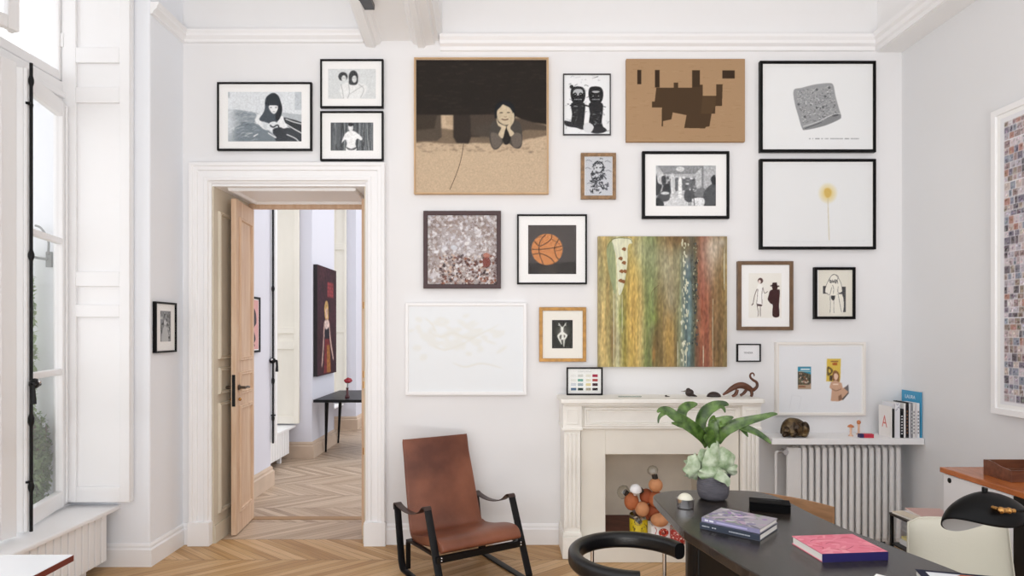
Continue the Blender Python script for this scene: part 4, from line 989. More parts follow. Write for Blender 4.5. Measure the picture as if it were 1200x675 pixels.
# pictures in the room beyond
def a23(a):
    a.rect('#33161d', 0, 0, 88, 138)
    for k in range(40): a.soft(R.choice(['#42202a', '#2a1218', '#4c2630', '#3a1a2c']), R.uniform(0, 88), R.uniform(0, 138), 9, 9, .5)
    a.rect('#6f2a30', 44, 18, 74, 38); 
    for k in range(12): a.rect('#8f3a3c', 45+(k % 3)*9.5, 19+(k//3)*4.8, 52+(k % 3)*9.5, 22+(k//3)*4.8)
    a.blob('#b5935a', [(31, 50), (38, 43), (47, 46), (50, 60), (47, 68), (35, 66), (31, 58)]); a.blob('#c9a894', [(36, 54), (45, 53), (45, 62), (41, 66), (36, 62)])
    a.blob('#b79a90', [(30, 70), (41, 67), (53, 70), (61, 92), (74, 117), (71, 120), (57, 98), (52, 86), (33, 86), (28, 104), (22, 126), (18, 124), (24, 98), (27, 80)])
    a.blob('#16121c', [(33, 78), (50, 76), (53, 92), (34, 92)]); a.blob('#c7b1aa', [(33, 69), (50, 69), (48, 78), (35, 79)])
    a.poly('#6d2428', [(33, 92), (54, 92), (62, 136), (28, 136)]); a.poly('#95602f', [(42, 100), (56, 100), (60, 136), (42, 136)])
    a.blur(.8).noise(.08, 1)
picture('hall_painting', 'tall dark red painting of a blonde woman on the wall beyond the doorway', (0, 0, 88, 138), 0, .05, None, a23, S=100., loc=(XL, WD(8.19), .99), rotz=PI/2, cat='painting', mount=mat('black_canvas_edge', '#171114', .6))
def a24(a):
    a.rect('#d9a3a0', 3, 3, 39, 49)
    a.blob('#3a2f38', [(24, 10), (32, 14), (34, 24), (28, 30), (32, 40), (22, 45), (14, 38), (18, 28), (12, 18)]); a.line('#3a2f38', 1.5, [(20, 8), (30, 20), (20, 34), (30, 46)])
picture('hall_print', 'small black-framed pink print partly hidden by the open door leaf', (0, 0, 42, 52), 2, .025, M['blackframe'], a24, S=100., loc=(XL, WD(5.80), 1.35), rotz=PI/2)
# ================================================================== FIREPLACE
stone = mat('pale_limestone', '#f1efe9', .6, var=.03, vscale=7, bump=.15, bscale=40)
stone2 = mat('warm_limestone_slab', '#e6e2d8', .6, var=.03, vscale=4)
fbin = mat('beige_firebox_lining', '#efe6d6', .8, var=.06, vscale=4)
brickred = mat('dark_red_hearth_tile', '#6b4034', .7, var=.2, vscale=12)
mt = thing('mantelpiece', 'pale carved limestone fireplace surround with fluted pilasters under the abstract painting', 'fireplace', (1.078, -.001, 0))
HX = .665   # half width
b = MB(); b.prism([(-.69, 0), (-.69, -.335), (-.67, -.345), (.67, -.345), (.69, -.335), (.69, 0)], 1.062, 1.09)
b.box(-.672, .672, -.325, 0, 1.045, 1.063); b.build('mantel_shelf', stone, mt, bev=.004)
b = MB(); b.box(-.545, .545, -.27, 0, .88, 1.046)
panel(b, -.53, .53, .895, 1.03, 0, lambda u, z, o: (u, -.27-o, z), .022, .012)
panel(b, -.50, .50, .92, 1.005, 0, lambda u, z, o: (u, -.27-o, z), .012, .006)
b.build('frieze', stone, mt, bev=.002)
for sx in (-1, 1):
    b = MB(); xo, xi = sorted((sx*.672, sx*.545))
    b.box(xo, xi, -.305, 0, .885, 1.046); b.box(xo-.006, xi+.006, -.312, 0, .875, .893)
    panel(b, xo+.022, xi-.022, .915, 1.02, 0, lambda u, z, o: (u, -.305-o, z), .01, .006)
    b.build('capital_block', stone, mt, bev=.002)
    b = MB(); b.box(xo+.008, xi-.008, -.285, 0, .17, .878)
    w = (xi-xo-.016)
    for k in range(4):
        c = xo+.008+w*(k+.5)/4; b.box(c-.009, c+.009, -.298, -.284, .21, .85)
    b.box(xo+.008, xo+.016, -.296, -.284, .17, .878); b.box(xi-.016, xi-.008, -.296, -.284, .17, .878)
    b.build('fluted_pilaster', stone, mt, bev=.004)
    b = MB(); b.box(xo-.004, xi+.004, -.31, 0, 0, .15); b.box(xo+.0, xi-.0, -.302, 0, .15, .175); b.build('plinth', stone, mt, bev=.004)
# inner slab around the opening
b = MB()
b.box(-.545, -.375, -.245, 0, .0, .88); b.box(.375, .545, -.245, 0, 0, .88); b.box(-.375, .375, -.245, 0, .70, .88)
b.build('inner_slab', stone2, mt, bev=.003)
b = MB(); b.box(-.54, .54, -.375, .0, 0, .12); b.build('hearth_step', stone2, mt, bev=.006)
b = MB(); b.box(-.375, .375, -.24, .27, .12, .133); b.build('hearth_tiles', brickred, mt)
b = MB(); b.box(-.38, -.372, -.2, .28, .12, .73); b.box(.372, .38, -.2, .28, .12, .73); b.box(-.38, .38, .272, .282, .12, .73); b.box(-.38, .38, -.2, .28, .70, .715); b.build('firebox_lining', fbin, mt)

def PT(px, py, d):     # a measured sighting turned into a place in the room
    return Vector(((px-590)*d/F, d+CAMY, EYE-(py-388)*d/F))

# ---- things in the fireplace
tin_y = mat('yellow_tin_print', '#e3c81e', .35, col2='#6d5a1c', vscale=38, contrast=(.60, .66))
tin_m = mat('tin_plate', '#b9b6b0', .25, metal=1.)
HZ = .1335
p = PT(748.5, 620, 4.46); t = thing('food_tin', 'open yellow food tin in the fireplace below the terracotta balls', 'tin', (p.x, p.y, HZ))
b = MB(); b.lathe([(.062, 0), (.064, .002), (.064, .10), (.0625, .102)], 36); b.build('paper_label', tin_y, t)
b = MB(); b.lathe([(.0655, .10), (.067, .103), (.0655, .125), (.063, .126), (.0625, .10), (.001, .098)], 36, cap=False); b.build('metal_rim', tin_m, t)
b = MB(); b.lathe([(.058, 0), (.058, .003)], 30, (.02, .03, .132), True, Matrix.Rotation(.9, 3, 'X')); b.build('bent_lid', tin_m, t)
p = PT(775, 625, 4.33); t = thing('printed_box', 'white carton with red picture beside the yellow tin in fireplace', 'box', (p.x, p.y+.03, HZ))
b = MB(); b.box(-.074, .074, -.06, .06, 0, .090); b.build('carton', M['mount'], t, bev=.002)
a = Art(0, 0, 1, -.0605, 900); a.rect('#f3f3f2', -.07, -.088, .07, -.003)
for r_, c in ((.034, '#a92a20'), (.028, '#c8402e'), (.018, '#7c1b16')): a.ell(c, .008, -.044, r_, r_*.85)
for k in range(26): a.ell(R.choice(['#f0d7cc', '#d8705a', '#5c120f', '#e9b09c']), .008+R.uniform(-.026, .026), -.044+R.uniform(-.022, .022), .004, .003, n=7, up=False)
a.line('#b5321f', .004, [(-.05, -.03), (-.04, -.06), (-.052, -.08)]); a.build('picture', M['ink'], t)
p = PT(794, 632, 4.26); t = thing('printed_tin', 'red patterned tin at right of fireplace, half hidden by desk corner', 'tin', (p.x, p.y, .121))
b = MB(); b.lathe([(.05, 0), (.05, .105), (.048, .108)], 30); b.build('tin_body', mat('red_white_tin_print', '#a3271c', .4, col2='#e4cfc4', vscale=70, contrast=(.56, .62)), t)
b = MB(); b.lathe([(.0505, .10), (.0505, .112), (.047, .112), (.047, .106), (.001, .106)], 30, cap=False); b.build('rim', tin_m, t)
terr = [mat('terracotta_clay', '#b5683f', .75, var=.12, vscale=14, bump=.3, bscale=60), mat('pale_terracotta', '#c98d62', .75, var=.1, vscale=14, bump=.3, bscale=60), mat('brown_terracotta', '#a0522f', .75, var=.1, vscale=14, bump=.3, bscale=60)]
bulbglass = glass_mat('bulb_glass', 2.2, '#f4f4f0')
t = thing('light_bulb_sculpture', 'cluster of terracotta balls with clear and white light bulbs in the fireplace', 'sculpture', (*PT(768, 615, 4.38)[:2], HZ))
o3 = Vector(t.location)
BL = [(740, 587.5, 4.39, 8.5, 10.5, 0), (757.5, 581.5, 4.40, 8, 9, 2), (769, 585, 4.37, 9.5, 9.5, 0), (768.3, 568.5, 4.33, 8.2, 8.2, 1), (752.5, 596.5, 4.36, 8.2, 8.8, 1), (765, 598, 4.41, 8, 9, 2), (773, 609.5, 4.30, 10.5, 7.6, 1), (756, 603, 4.44, 6, 7, 2)]
for px, py, d, rx, rz, mi in BL:
    b = MB(); b.ball((0, 0, 0), (rx*d/F, rx*d/F, rz*d/F), 24); b.build('clay_ball', terr[mi], t, tuple(PT(px, py, d)-o3))
caps = mat('dark_bulb_cap', '#2b2622', .5)
for (px, py, d), (qx, qy) in (((741.5, 577, 4.38), (745, 574)), ((768, 561, 4.33), (766, 553)), ((752, 577, 4.37), (750, 574)), ((750, 608.5, 4.36), (748, 611)), ((735, 579, 4.40), (733, 577))):
    b = MB(); A = PT(px, py, d)-o3; B = PT(qx, qy, d)-o3; b.cyl(A, A+(B-A).normalized()*.028, .02, 14); b.build('bulb_socket', caps, t)
def bulb(px, py, d, r, base, m):
    b = MB(); A = PT(*base)-o3; B = PT(px, py, d)-o3; dr = (B-A).normalized(); L = (B-A).length
    q = dr.to_track_quat('Z', 'Y').to_matrix()
    b.lathe([(.010, 0), (.013, L*.3), (r*.8, L*.72), (r, L), (r*.85, L+r*.55), (r*.45, L+r*.9), (.001, L+r)], 24, A, True, q)
    return b.build('light_bulb', m, t)
bulb(765, 552, 4.33, .038, (768, 560, 4.33), bulbglass); bulb(731.5, 577, 4.41, .05, (741, 581, 4.40), bulbglass)
bulb(745, 574, 4.34, .041, (744, 580, 4.36), mat('opal_white_glass', '#f2f2f4', .2)); bulb(748, 611, 4.30, .028, (751, 604, 4.34), bulbglass)

# ---- things on the mantelshelf (top at 1.09)
MZ = 1.0905
wood = mat('oiled_brown_wood', '#6d3f26', .35, col2='#4a2917', vscale=6, stretch=(1, 1, 5))
dkw = mat('dark_brown_wood', '#2e201c', .35)
t = thing('carved_anteater', 'brown carved wooden long-nosed animal with curled raised tail on the mantel', 'carving', (PT(868, 466, 4.42).x, WD(4.42), MZ))
s_ = 4.42/F
q = lambda x, z: Vector(((x/10+780-868)*s_, 0, (373-z)/10*s_))
b = MB()
pts = [q(x, z) for x, z in ((672, 350), (720, 318), (780, 275), (840, 245), (900, 240), (960, 262), (1005, 290), (1040, 285), (1072, 250), (1066, 205), (1030, 180), (1000, 155), (990, 125), (1003, 100), (1025, 98), (1038, 118), (1034, 135))]
rad = [1.0, 2.0, 3.0, 3.6, 3.9, 3.6, 2.8, 2.0, 1.7, 1.6, 1.5, 1.3, 1.15, 1.0, .9, .7, .4]
n = 5; P2 = catmull(pts, n); R2 = [rad[min(i//n, len(rad)-1)]*(1-(i % n)/n)+rad[min(i//n+1, len(rad)-1)]*((i % n)/n) for i in range(len(P2))]
b.tube(P2, [r*s_ for r in R2], 16); b.build('body', wood, t)
for x0, z0, x1, z1, x2, z2, y in ((830, 290, 815, 340, 770, 366, -.016), (850, 290, 830, 340, 800, 366, .016), (960, 290, 925, 335, 885, 360, .016), (990, 290, 1000, 340, 990, 368, -.016)):
    b = MB(); yy = Vector((0, y, 0)); b.tube(catmull([q(x0, z0)+yy, q(x1, z1)+yy, q(x2, z2)+yy], 5), [.011+0*i for i in range(6)]+[.0095]*4+[.008], 12); b.build('leg', wood, t)
t = thing('bird_figurine', 'small dark wooden bird figurine with thin beak on the mantel', 'figurine', (PT(808, 466, 4.42).x, WD(4.42), MZ))
b = MB(); b.ball((0, 0, .028), (.03, .022, .026), 18, Matrix.Rotation(-.25, 3, 'Y')); b.tube([(.01, 0, .018), (.035, 0, .008), (.052, 0, .003)], [.014, .008, .003], 10); b.build('body', dkw, t)
b = MB(); b.ball((-.008, 0, .045), .017, 14); b.build('head', dkw, t)
b = MB(); b.tube([(-.02, 0, .042), (-.04, 0, .038), (-.06, 0, .037)], [.007, .003, .001], 8); b.build('beak', mat('grey_horn_beak', '#77706a', .4), t)
t = tag((lambda b: (b.ball((0, 0, 0), (.05, .032, .036), 24), b.build('pebble_carving', dkw, None, (PT(836.5, 466, 4.42).x, WD(4.42), MZ)))[1])(MB()), 'dark rounded dome-shaped wooden piece between bird and long-nosed animal', 'figurine')
me = t.data
for v in me.vertices: v.co.z = max(0, v.co.z)*1.0 + (0 if v.co.z > 0 else 0)
b = MB(); b.ball((0, 0, .006), (.009, .008, .006), 12); b.tube([(.004, 0, .004), (.02, 0, .002), (.028, 0, .001)], [.004, .002, .0008], 8)
tag(b.build('pebble', dkw, None, (PT(780.5, 466, 4.42).x, WD(4.42), MZ)), 'tiny dark pebble-like piece lying left of the wooden bird', 'figurine')
b = MB(); b.box(-.08, .08, -.012, .012, 0, .008)
tag(b.build('glass_strip', glass_mat('pale_glass_slab', 1.5, '#dfe6e2'), None, (PT(738, 466, 4.40).x, WD(4.40), MZ), bev=.002), 'thin clear glass strip lying on the mantel beside the colour chart', 'ornament')

# ================================================================== SHELF AND RADIATOR
b = MB(); b.prism([(1.887, 0), (1.847, -.255), (2.898, -.255), (2.898, 0)], .768, .81)
tag(b.build('wall_shelf', M['trim'], bev=.003), 'white wall shelf running above the ribbed radiator to the right corner', 'shelf')
SZ = .8105
t = thing('radiator', 'white ribbed column radiator below the wall shelf on back wall', 'radiator', (2.40, -.12, 0))
radm = mat('white_enamel', '#e6e6e6', .3)
x0 = PT(943, 0, 4.42).x-2.40; x1 = PT(1053, 0, 4.42).x-2.40
for k in range(15):
    x = x0+(x1-x0)*k/14
    b = MB()
    prof = catmull([(x, -.055, .10), (x, -.055, .4), (x, -.055, .70), (x, -.045, .728), (x, -.025, .735)], 3)
    b.tube(prof, .0165, 12)
    b.tube([(p.x, -.08-p.y-.0, p.z) if False else (p.x, .055-(p.y+.055)*1, p.z) for p in prof], .0155, 12)
    b.tube([(x, 0, .12), (x, 0, .72)], .013, 10)
    b.box(x-.0165, x+.0165, -.055, .055, .075, .105); b.box(x-.014, x+.014, -.03, .03, .71, .735)
    b.build('radiator_column', radm, t, bev=.0)
b = MB(); b.box(x0-.125, x0-.03, -.066, -.045, .09, .735); b.box(x0-.035, x0-.02, -.06, .05, .09, .73); b.build('end_panel', radm, t, bev=.006)
b = MB(); b.tube([(x0-.14, 0, .12), (x0-.02, 0, .12)], .012, 10); b.tube([(x0, 0, .09), (x1, 0, .09)], .014, 10); b.build('header_pipe', radm, t)
for xx in (x0+.1, x1-.1): b = MB(); b.box(xx-.02, xx+.02, -.04, .04, 0, .09); b.build('foot', mat('black_rubber', '#1c1c1c', .6), t)
b = MB(); b.tube(catmull([(x0-.185, -.02, 0), (x0-.185, -.02, .4), (x0-.185, -.02, .66), (x0-.18, -.02, .695), (x0-.15, -.02, .70)], 5), .009, 10); b.build('supply_pipe', M['trim'], t)
b = MB(); b.cyl((x0-.17, -.02, .70), (x0-.10, -.02, .70), .013, 14); b.cyl((x0-.138, -.075, .705), (x0-.138, -.02, .705), .019, 16); b.build('valve', M['chrome'], t)

bronze = mat('mottled_dark_bronze', '#3a2d20', .18, col2='#8a7450', vscale=16, metal=.6, contrast=(.45, .7))
t = thing('bronze_tortoise', 'dark bronze glossy rounded tortoise-like lump on left end of white shelf', 'ornament', (PT(931.5, 510, 4.43).x, WD(4.43), SZ))
b = MB(); b.smooth = True
rings = []
for i in range(13):
    th = PI/2*i/12; rr = math.cos(th)**.8; 
    rings.append([(.100*rr*math.cos(u)*(1+.05*math.sin(3*u)), .062*rr*math.sin(u), .006+.125*math.sin(th)**.9*(1-.12*math.cos(u)*rr)) for u in [2*PI*k/28 for k in range(28)]])
b.loft(rings); b.build('shell', bronze, t, sub=1)
b = MB(); b.ball((-.07, -.028, .04), (.030, .026, .036), 16); b.ball((-.088, -.03, .018), (.016, .018, .018), 12); b.build('head', bronze, t)
for x, y in ((-.03, -.045), (.045, -.045), (-.03, .04), (.045, .04)): b = MB(); b.ball((x, y, .018), (.024, .02, .018), 12); b.build('foot', bronze, t)
b = MB(); b.ball((.0, -.045, .06), (.038, .022, .045), 16); b.ball((.055, -.035, .06), (.03, .03, .05), 16); b.build('shell_plates', bronze, t)

peach = mat('peach_ceramic', '#e0b9a0', .5); cop = mat('copper_orange_ceramic', '#c27647', .4)
for px, d, h, lab, ball_ in ((997, 4.45, .085, 'small mushroom figurine with flat orange cap on shelf, left of pair', 0), (1006.3, 4.52, .10, 'small figurine with round orange head on shelf, right of pair', 1)):
    t = thing('mushroom_figurine', lab, 'figurine', (PT(px, 0, d).x, WD(d), SZ), group='mushroom figurines on the shelf')
    b = MB(); b.lathe([(.017, 0), (.016, .004), (.008, .012), (.007, h*.5), (.009, h*.72), (.006, h*.78)], 16); b.build('stem', peach, t)
    b = MB()
    if ball_: b.ball((0, 0, h*.86), (.0135, .0135, .017), 16)
    else: b.lathe([(.006, h*.72), (.021, h*.74), (.022, h*.78), (.014, h*.9), (.004, h*.97), (.0005, h*.98)], 18)
    b.build('cap', cop, t)
t = thing('small_box', 'tiny red and dark blue box lying on the white shelf', 'box', (PT(1014.5, 0, 4.39).x, WD(4.39), SZ), -.12)
b = MB(); b.box(-.046, -.018, -.018, .018, 0, .026); b.build('blue_end', mat('navy_card', '#2a2356', .5), t)
b = MB(); b.box(-.018, .046, -.018, .018, 0, .026); b.build('red_sleeve', mat('red_card', '#c22f45', .5), t)
# books: (px left, px right at the shelf edge, height m, depth m, colour, band)
BK = [(1043, 1045, .215, 'white book with large red letter A on its cover, leftmost on shelf', '#ece9e6', None),
      (1045.3, 1048.3, .20, 'thin black-spined book second from left on the shelf', '#1d1c1e', None),
      (1048.5, 1056, .240, 'thick white patterned book leaning among shelf books', '#e3e3e8', None),
      (1056.3, 1061.0, .200, 'black book with white spine lettering in the shelf row', '#17171a', 'w'),
      (1061.2, 1063.8, .238, 'slim white book left of the tallest black spine', '#e8e6e4', None),
      (1064, 1068, .245, 'tall black-spined book with brown marks on shelf', '#1f1a19', 'b'),
      (1068.2, 1070.8, .238, 'slim pale grey book right of the tall black one', '#cfcfd2', None),
      (1071, 1073.6, .242, 'thin grey striped spine book near right of row', '#8b8c90', 'w'),
      (1073.8, 1077, .24, 'thin off-white book with a grey spine line', '#e6e4e2', 'g'),
      (1077.2, 1079.6, .238, 'thin pinkish white book next to the last white one', '#ddd6d6', None),
      (1079.8, 1083, .24, 'last white book at right end of shelf', '#e9e9ec', 'g')]
pages = mat('paper_pages', '#f0ede6', .9)
for px0, px1, h, lab, c, bd in BK:
    dd = 4.375; xa = 2.682+(px0-1043)*.00500; xb = 2.682+(px1-1043)*.00500
    w = xb-xa-.001
    t = thing('book', lab, 'book', ((xa+xb)/2, WD(dd), SZ), 0, 'books on the wall shelf')
    cm = mat('book_cover', c, .5)
    dep = .14
    b = MB(); b.box(-w/2, -w/2+min(.002, w*.15), 0, dep, 0, h); b.box(w/2-min(.002, w*.15), w/2, 0, dep, 0, h); b.box(-w/2, w/2, -.001, .002, 0, h); b.build('cover', cm, t)
    b = MB(); b.box(-w/2+min(.002, w*.15), w/2-min(.002, w*.15), .002, dep-.004, .003, h-.003); b.build('pages', pages, t)
    if bd:
        a = Art(0, 0, 1, -.0015, 700); a.rect(c, -w*.4, -h*.92, w*.4, -h*.05); cc = {'w': '#cfcfd2', 'b': '#6d4a38', 'g': '#8f8f94'}[bd]
        for k in range(7):
            zz = h*(.12+.1*k); a.rect(cc, -w*.28, -zz-h*.05, w*.28, -zz, False)
        a.build('spine_lettering', M['ink'], t)
    if 'letter A' in lab:
        text_mesh('letter', 'A', .12, mat('red_letter', '#d98078', .7), t, (-w/2-.0004, .07, h*.47), (PI/2, 0, -PI/2), sx=.75)
    if 'patterned' in lab:
        a = Art(0, 0, 1, -.0015, 700); a.rect(c, -w*.48, -h*.99, w*.48, -h*.6)
        for k in range(16): a.ell(R.choice(['#6d7890', '#9aa0b0', '#4a5268']), R.uniform(-w*.4, w*.4), -R.uniform(h*.78, h*.98), .003, .002, n=7, up=False)
        a.build('spine_pattern', M['ink'], t)
blue = mat('bright_blue_cover', '#3f9ac4', .4)
t = thing('book', 'tall bright blue book standing against the right wall behind the row', 'book', (2.8925, WD(4.475), SZ), -PI/2, 'books on the wall shelf')
b = MB(); b.box(-.105, .105, -.0045, .0045, 0, .316); b.build('cover', blue, t, bev=.001)
text_mesh('lettering', 'LAURA', .036, mat('white_letter', '#e8eef2', .6), t, (-.01, -.0048, .272), (PI/2, 0, 0))
b = MB(); b.box(-.1, .1, -.003, .003, .3155, .3165); b.build('pages', pages, t)
# ================================================================== BROWN ROCKING ARMCHAIR
leather = mat('worn_cognac_leather', '#5c3020', .38, col2='#9a5f45', vscale=2.1, detail=5, bump=.12, bscale=120, contrast=(.36, .70))
strapm = mat('dark_leather_strap', '#3a2823', .4)
blk = mat('black_enamelled_steel', '#0c0b0d', .4, spec=.3)
t = thing('rocking_armchair', 'brown leather lounge chair with black flat steel sled frame and strap arms', 'armchair', (-.4065, -.34, 0), math.radians(31))
def sz(u, s, z): return Vector((u, -s, z))
for u in (-.295, .295):
    P = [sz(u, s, z) for s, z in ((-.088, .40), (-.075, .36), (-.02, .10), (.0, .035), (.03, .008), (.10, .008), (.50, .008), (.58, .012), (.605, .04), (.58, .10), (.42, .45), (.40, .485), (.385, .492), (.372, .485))]
    b = MB(); b.band(catmull(P, 3), .045, .011, rad=.002); b.build('side_frame', blk, t)
    P = [sz(u, s, z) for s, z in ((.41, .482), (.395, .499), (.36, .487), (.30, .445), (.2, .412), (.08, .398), (-.03, .405), (-.075, .416), (-.098, .405), (-.094, .37))]
    b = MB(); b.band(catmull(P, 4), .047, .006, rad=.002); b.build('arm_strap', strapm, t)
    b = MB(); b.band([sz(u*.94, .06, .02), sz(u*.94, .06, .19), sz(u*.94, .075, .205), sz(u*.94, .30, .222), sz(u*.94, .535, .232)], .03, .012, rad=.002); b.build('seat_rail', blk, t)
b = MB(); b.box(-.30, .30, -.545, -.515, .205, .242); b.build('cross_bar', blk, t, bev=.003)
b = MB(); b.box(-.29, .29, -.075, -.05, .185, .21); b.build('cross_bar', blk, t, bev=.003)
for u in (-.272, .272):
    for z in (.232, .248): b = MB(); b.ball((u, -.548, z-.012), .006, 10); b.build('bolt', M['chrome'], t)
prof = [(-.130, .818), (-.125, .80), (-.10, .70), (-.052, .55), (.0, .39), (.045, .275), (.085, .238), (.15, .235), (.26, .255), (.38, .285), (.47, .295), (.52, .285), (.54, .262)]
wd = [.47, .485, .485, .50, .512, .522, .53, .535, .54, .545, .545, .545, .54]; tk = [.018, .024, .026, .026, .028, .032, .04, .05, .06, .068, .072, .066, .04]
P = [sz(0, s, z) for s, z in prof]; n = 4; PP = catmull(P, n)
def ip(L, i): k, f_ = divmod(i, n); return L[min(k, len(L)-1)]*(1-f_/n)+L[min(k+1, len(L)-1)]*f_/n
b = MB(); b.band(PP, [ip(wd, i) for i in range(len(PP))], [ip(tk, i) for i in range(len(PP))], rad=.012, seg=4); b.build('leather_sling', leather, t, sharp=70)
# piping along both edges
for sd in (-1, 1):
    b = MB(); b.tube([p_+Vector((sd*(ip(wd, i)/2-.002), -.006 if i < 20 else 0, ip(tk, i)*.42 if i > 22 else .006)) for i, p_ in enumerate(PP) if i > 1], .004, 8); b.build('piping', leather, t)

# ================================================================== BLACK DESK
deskm = mat('dark_stained_oak', '#1d1a18', .20, col2='#37302c', vscale=8, stretch=(7, .6, 1), spec=.55, bump=.12, bscale=90)
legm = mat('black_stained_leg', '#0f0d0c', .45, spec=.25); edgem = mat('worn_brown_edge', '#4a3427', .45, var=.3, vscale=30)
DT = .74
out = [(.729, 3.05), (.731, 2.80), (.735, 2.573), (.767, 2.417), (.813, 2.21), (.85, 2.08), (.98, 1.6), (1.06, 1.2), (1.12, 1.0), (1.5, .95), (1.72, 1.1), (1.68, 1.5), (1.60, 1.85), (1.52, 2.18), (1.482, 2.314), (1.449, 2.442), (1.408, 2.573), (1.372, 2.78), (1.358, 2.95), (1.345, 3.06), (1.31, 3.15), (1.24, 3.205), (1.05, 3.222), (.90, 3.214), (.80, 3.18), (.745, 3.12)]
O2 = [(v.x, v.y) for v in catmull([(x, d+CAMY, 0) for x, d in out], 4, True)]
t = thing('freeform_desk', 'long black freeform wooden desk with curved edge in the right foreground', 'desk', (1.1, WD(2.2), 0))
L = Vector((1.1, WD(2.2)))
loc2 = [(x-L.x, y-L.y) for x, y in O2]
b = MB(); b.prism(loc2, DT-.038, DT); b.build('desk_top', deskm, t, bev=.004)
def inset(P, k):
    c = Vector((sum(p[0] for p in P)/len(P), sum(p[1] for p in P)/len(P))); return [(c.x+(p[0]-c.x)*k, c.y+(p[1]-c.y)*k) for p in P]
b = MB()
lp = [(x-L.x, d+CAMY-L.y) for x, d in ((.80, 2.74), (.815, 2.81), (.86, 2.86), (1.22, 2.88), (1.29, 2.84), (1.31, 2.77), (1.28, 2.71), (1.20, 2.69), (.86, 2.67), (.82, 2.69))]
b.prism([(v.x, v.y) for v in catmull([(x, y, 0) for x, y in lp], 3, True)], 0, DT-.038); b.build('leg_panel', legm, t, bev=.004)
b = MB()
lp = [(x-L.x, d+CAMY-L.y) for x, d in ((1.02, 1.50), (1.05, 1.58), (1.5, 1.62), (1.58, 1.55), (1.5, 1.44), (1.06, 1.42))]
b.prism([(v.x, v.y) for v in catmull([(x, y, 0) for x, y in lp], 3, True)], 0, DT-.038); b.build('leg_panel', legm, t, bev=.004)
b = MB(); b.prism([(x-L.x, d+CAMY-L.y) for x, d in ((.815, 2.74), (.86, 2.74), (1.10, 1.50), (1.06, 1.50))], .28, DT-.038); b.build('side_apron', legm, t)

# ---- on the desk
vasem = mat('charcoal_stoneware', '#5e5c63', .65, var=.12, vscale=16, stretch=(1, 1, 4), bump=.5, bscale=22)
vx, vy = 1.012, WD(3.05)
t = thing('ribbed_vase', 'dark grey stoneware pot on the desk holding the staghorn fern', 'vase', (vx, vy, DT))
b = MB(); pr = [(.001, 0), (.052, 0), (.060, .006)]
for k in range(14): z = .01+.108*k/13; r_ = .066+.009*math.sin(PI*(k/13)**.8)-.001*(k/13); pr += [(r_, z), (r_+.0012, z+.004)]
pr += [(.064, .128), (.060, .130), (.056, .126), (.055, .10), (.001, .095)]
b.lathe(pr, 40, cap=False); b.build('pot', vasem, t)
b = MB(); b.ball((.066, -.01, .115), (.016, .014, .017), 12); b.build('lug_handle', mat('dark_lug', '#35333a', .5), t)
fern = mat('fern_green_fronds', '#2a4318', .33, col2='#5f7d3a', vscale=26, stretch=(1, 1, 1), bump=.1, bscale=60)
shield = mat('pale_shield_fronds', '#7d946b', .6, col2='#c6d0b8', vscale=22, bump=.2, bscale=50)
t = thing('staghorn_fern', 'green staghorn fern with antler fronds growing from the grey pot', 'plant', (vx, vy, DT+.10))
def frond(name, pts, ws, m, face=(0, -1, .3), cup=.25, thick=.003, wav=0., parent=None, n=6, tw=0):
    P = catmull([Vector(p) for p in pts], n); N_ = len(P); face = Vector(face).normalized()
    def W(i):
        x = i/n; k = int(x); f_ = x-k; return ws[min(k, len(ws)-1)]*(1-f_)+ws[min(k+1, len(ws)-1)]*f_
    b = MB(); b.smooth = True; R_ = []
    for i in range(N_):
        tg = (P[min(i+1, N_-1)]-P[max(i-1, 0)]).normalized()
        sd = tg.cross(face); sd = sd.normalized() if sd.length > 1e-3 else Vector((1, 0, 0)); nn = sd.cross(tg).normalized()
        w = W(i)/2; ring = []
        for k in range(7):
            s = -1+k/3; e = math.sin(i*1.7+k*2.1)*wav*w*abs(s)
            ring.append(P[i]+sd*(w*s)+nn*(w*cup*s*s+e))
        R_.append(ring)
    b.loft(R_, closed=False, cap=False)
    return b.build(name, m, parent, solid=thick, sub=1)
K = 3.05/F
def fq(x, y, dy=0): return Vector(((755+x/3.86-836)*K, dy, EYE-(425+y/3.86-388)*K-(DT+.10)))
# left broad frond with two drooping tips
frond('frond', [fq(285, 380), fq(265, 345, -.02), fq(220, 300, -.05), fq(165, 262, -.07), fq(120, 232, -.08), fq(85, 208, -.08), fq(55, 204, -.085), fq(40, 214, -.09)], [.03, .045, .062, .062, .05, .042, .026, .008], fern, parent=t)
frond('frond_tip', [fq(92, 208, -.08), fq(62, 222, -.085), fq(47, 240, -.09), fq(44, 262, -.092)], [.03, .022, .013, .004], fern, parent=t)
frond('frond_tip', [fq(170, 275, -.07), fq(135, 268, -.085), (fq(100, 258, -.10))], [.04, .025, .006], fern, parent=t)
frond('frond', [fq(155, 255, -.05), fq(165, 215, -.03), fq(190, 195, -.02), fq(222, 188, -.01), fq(240, 186, -.01)], [.045, .05, .045, .028, .006], fern, parent=t)
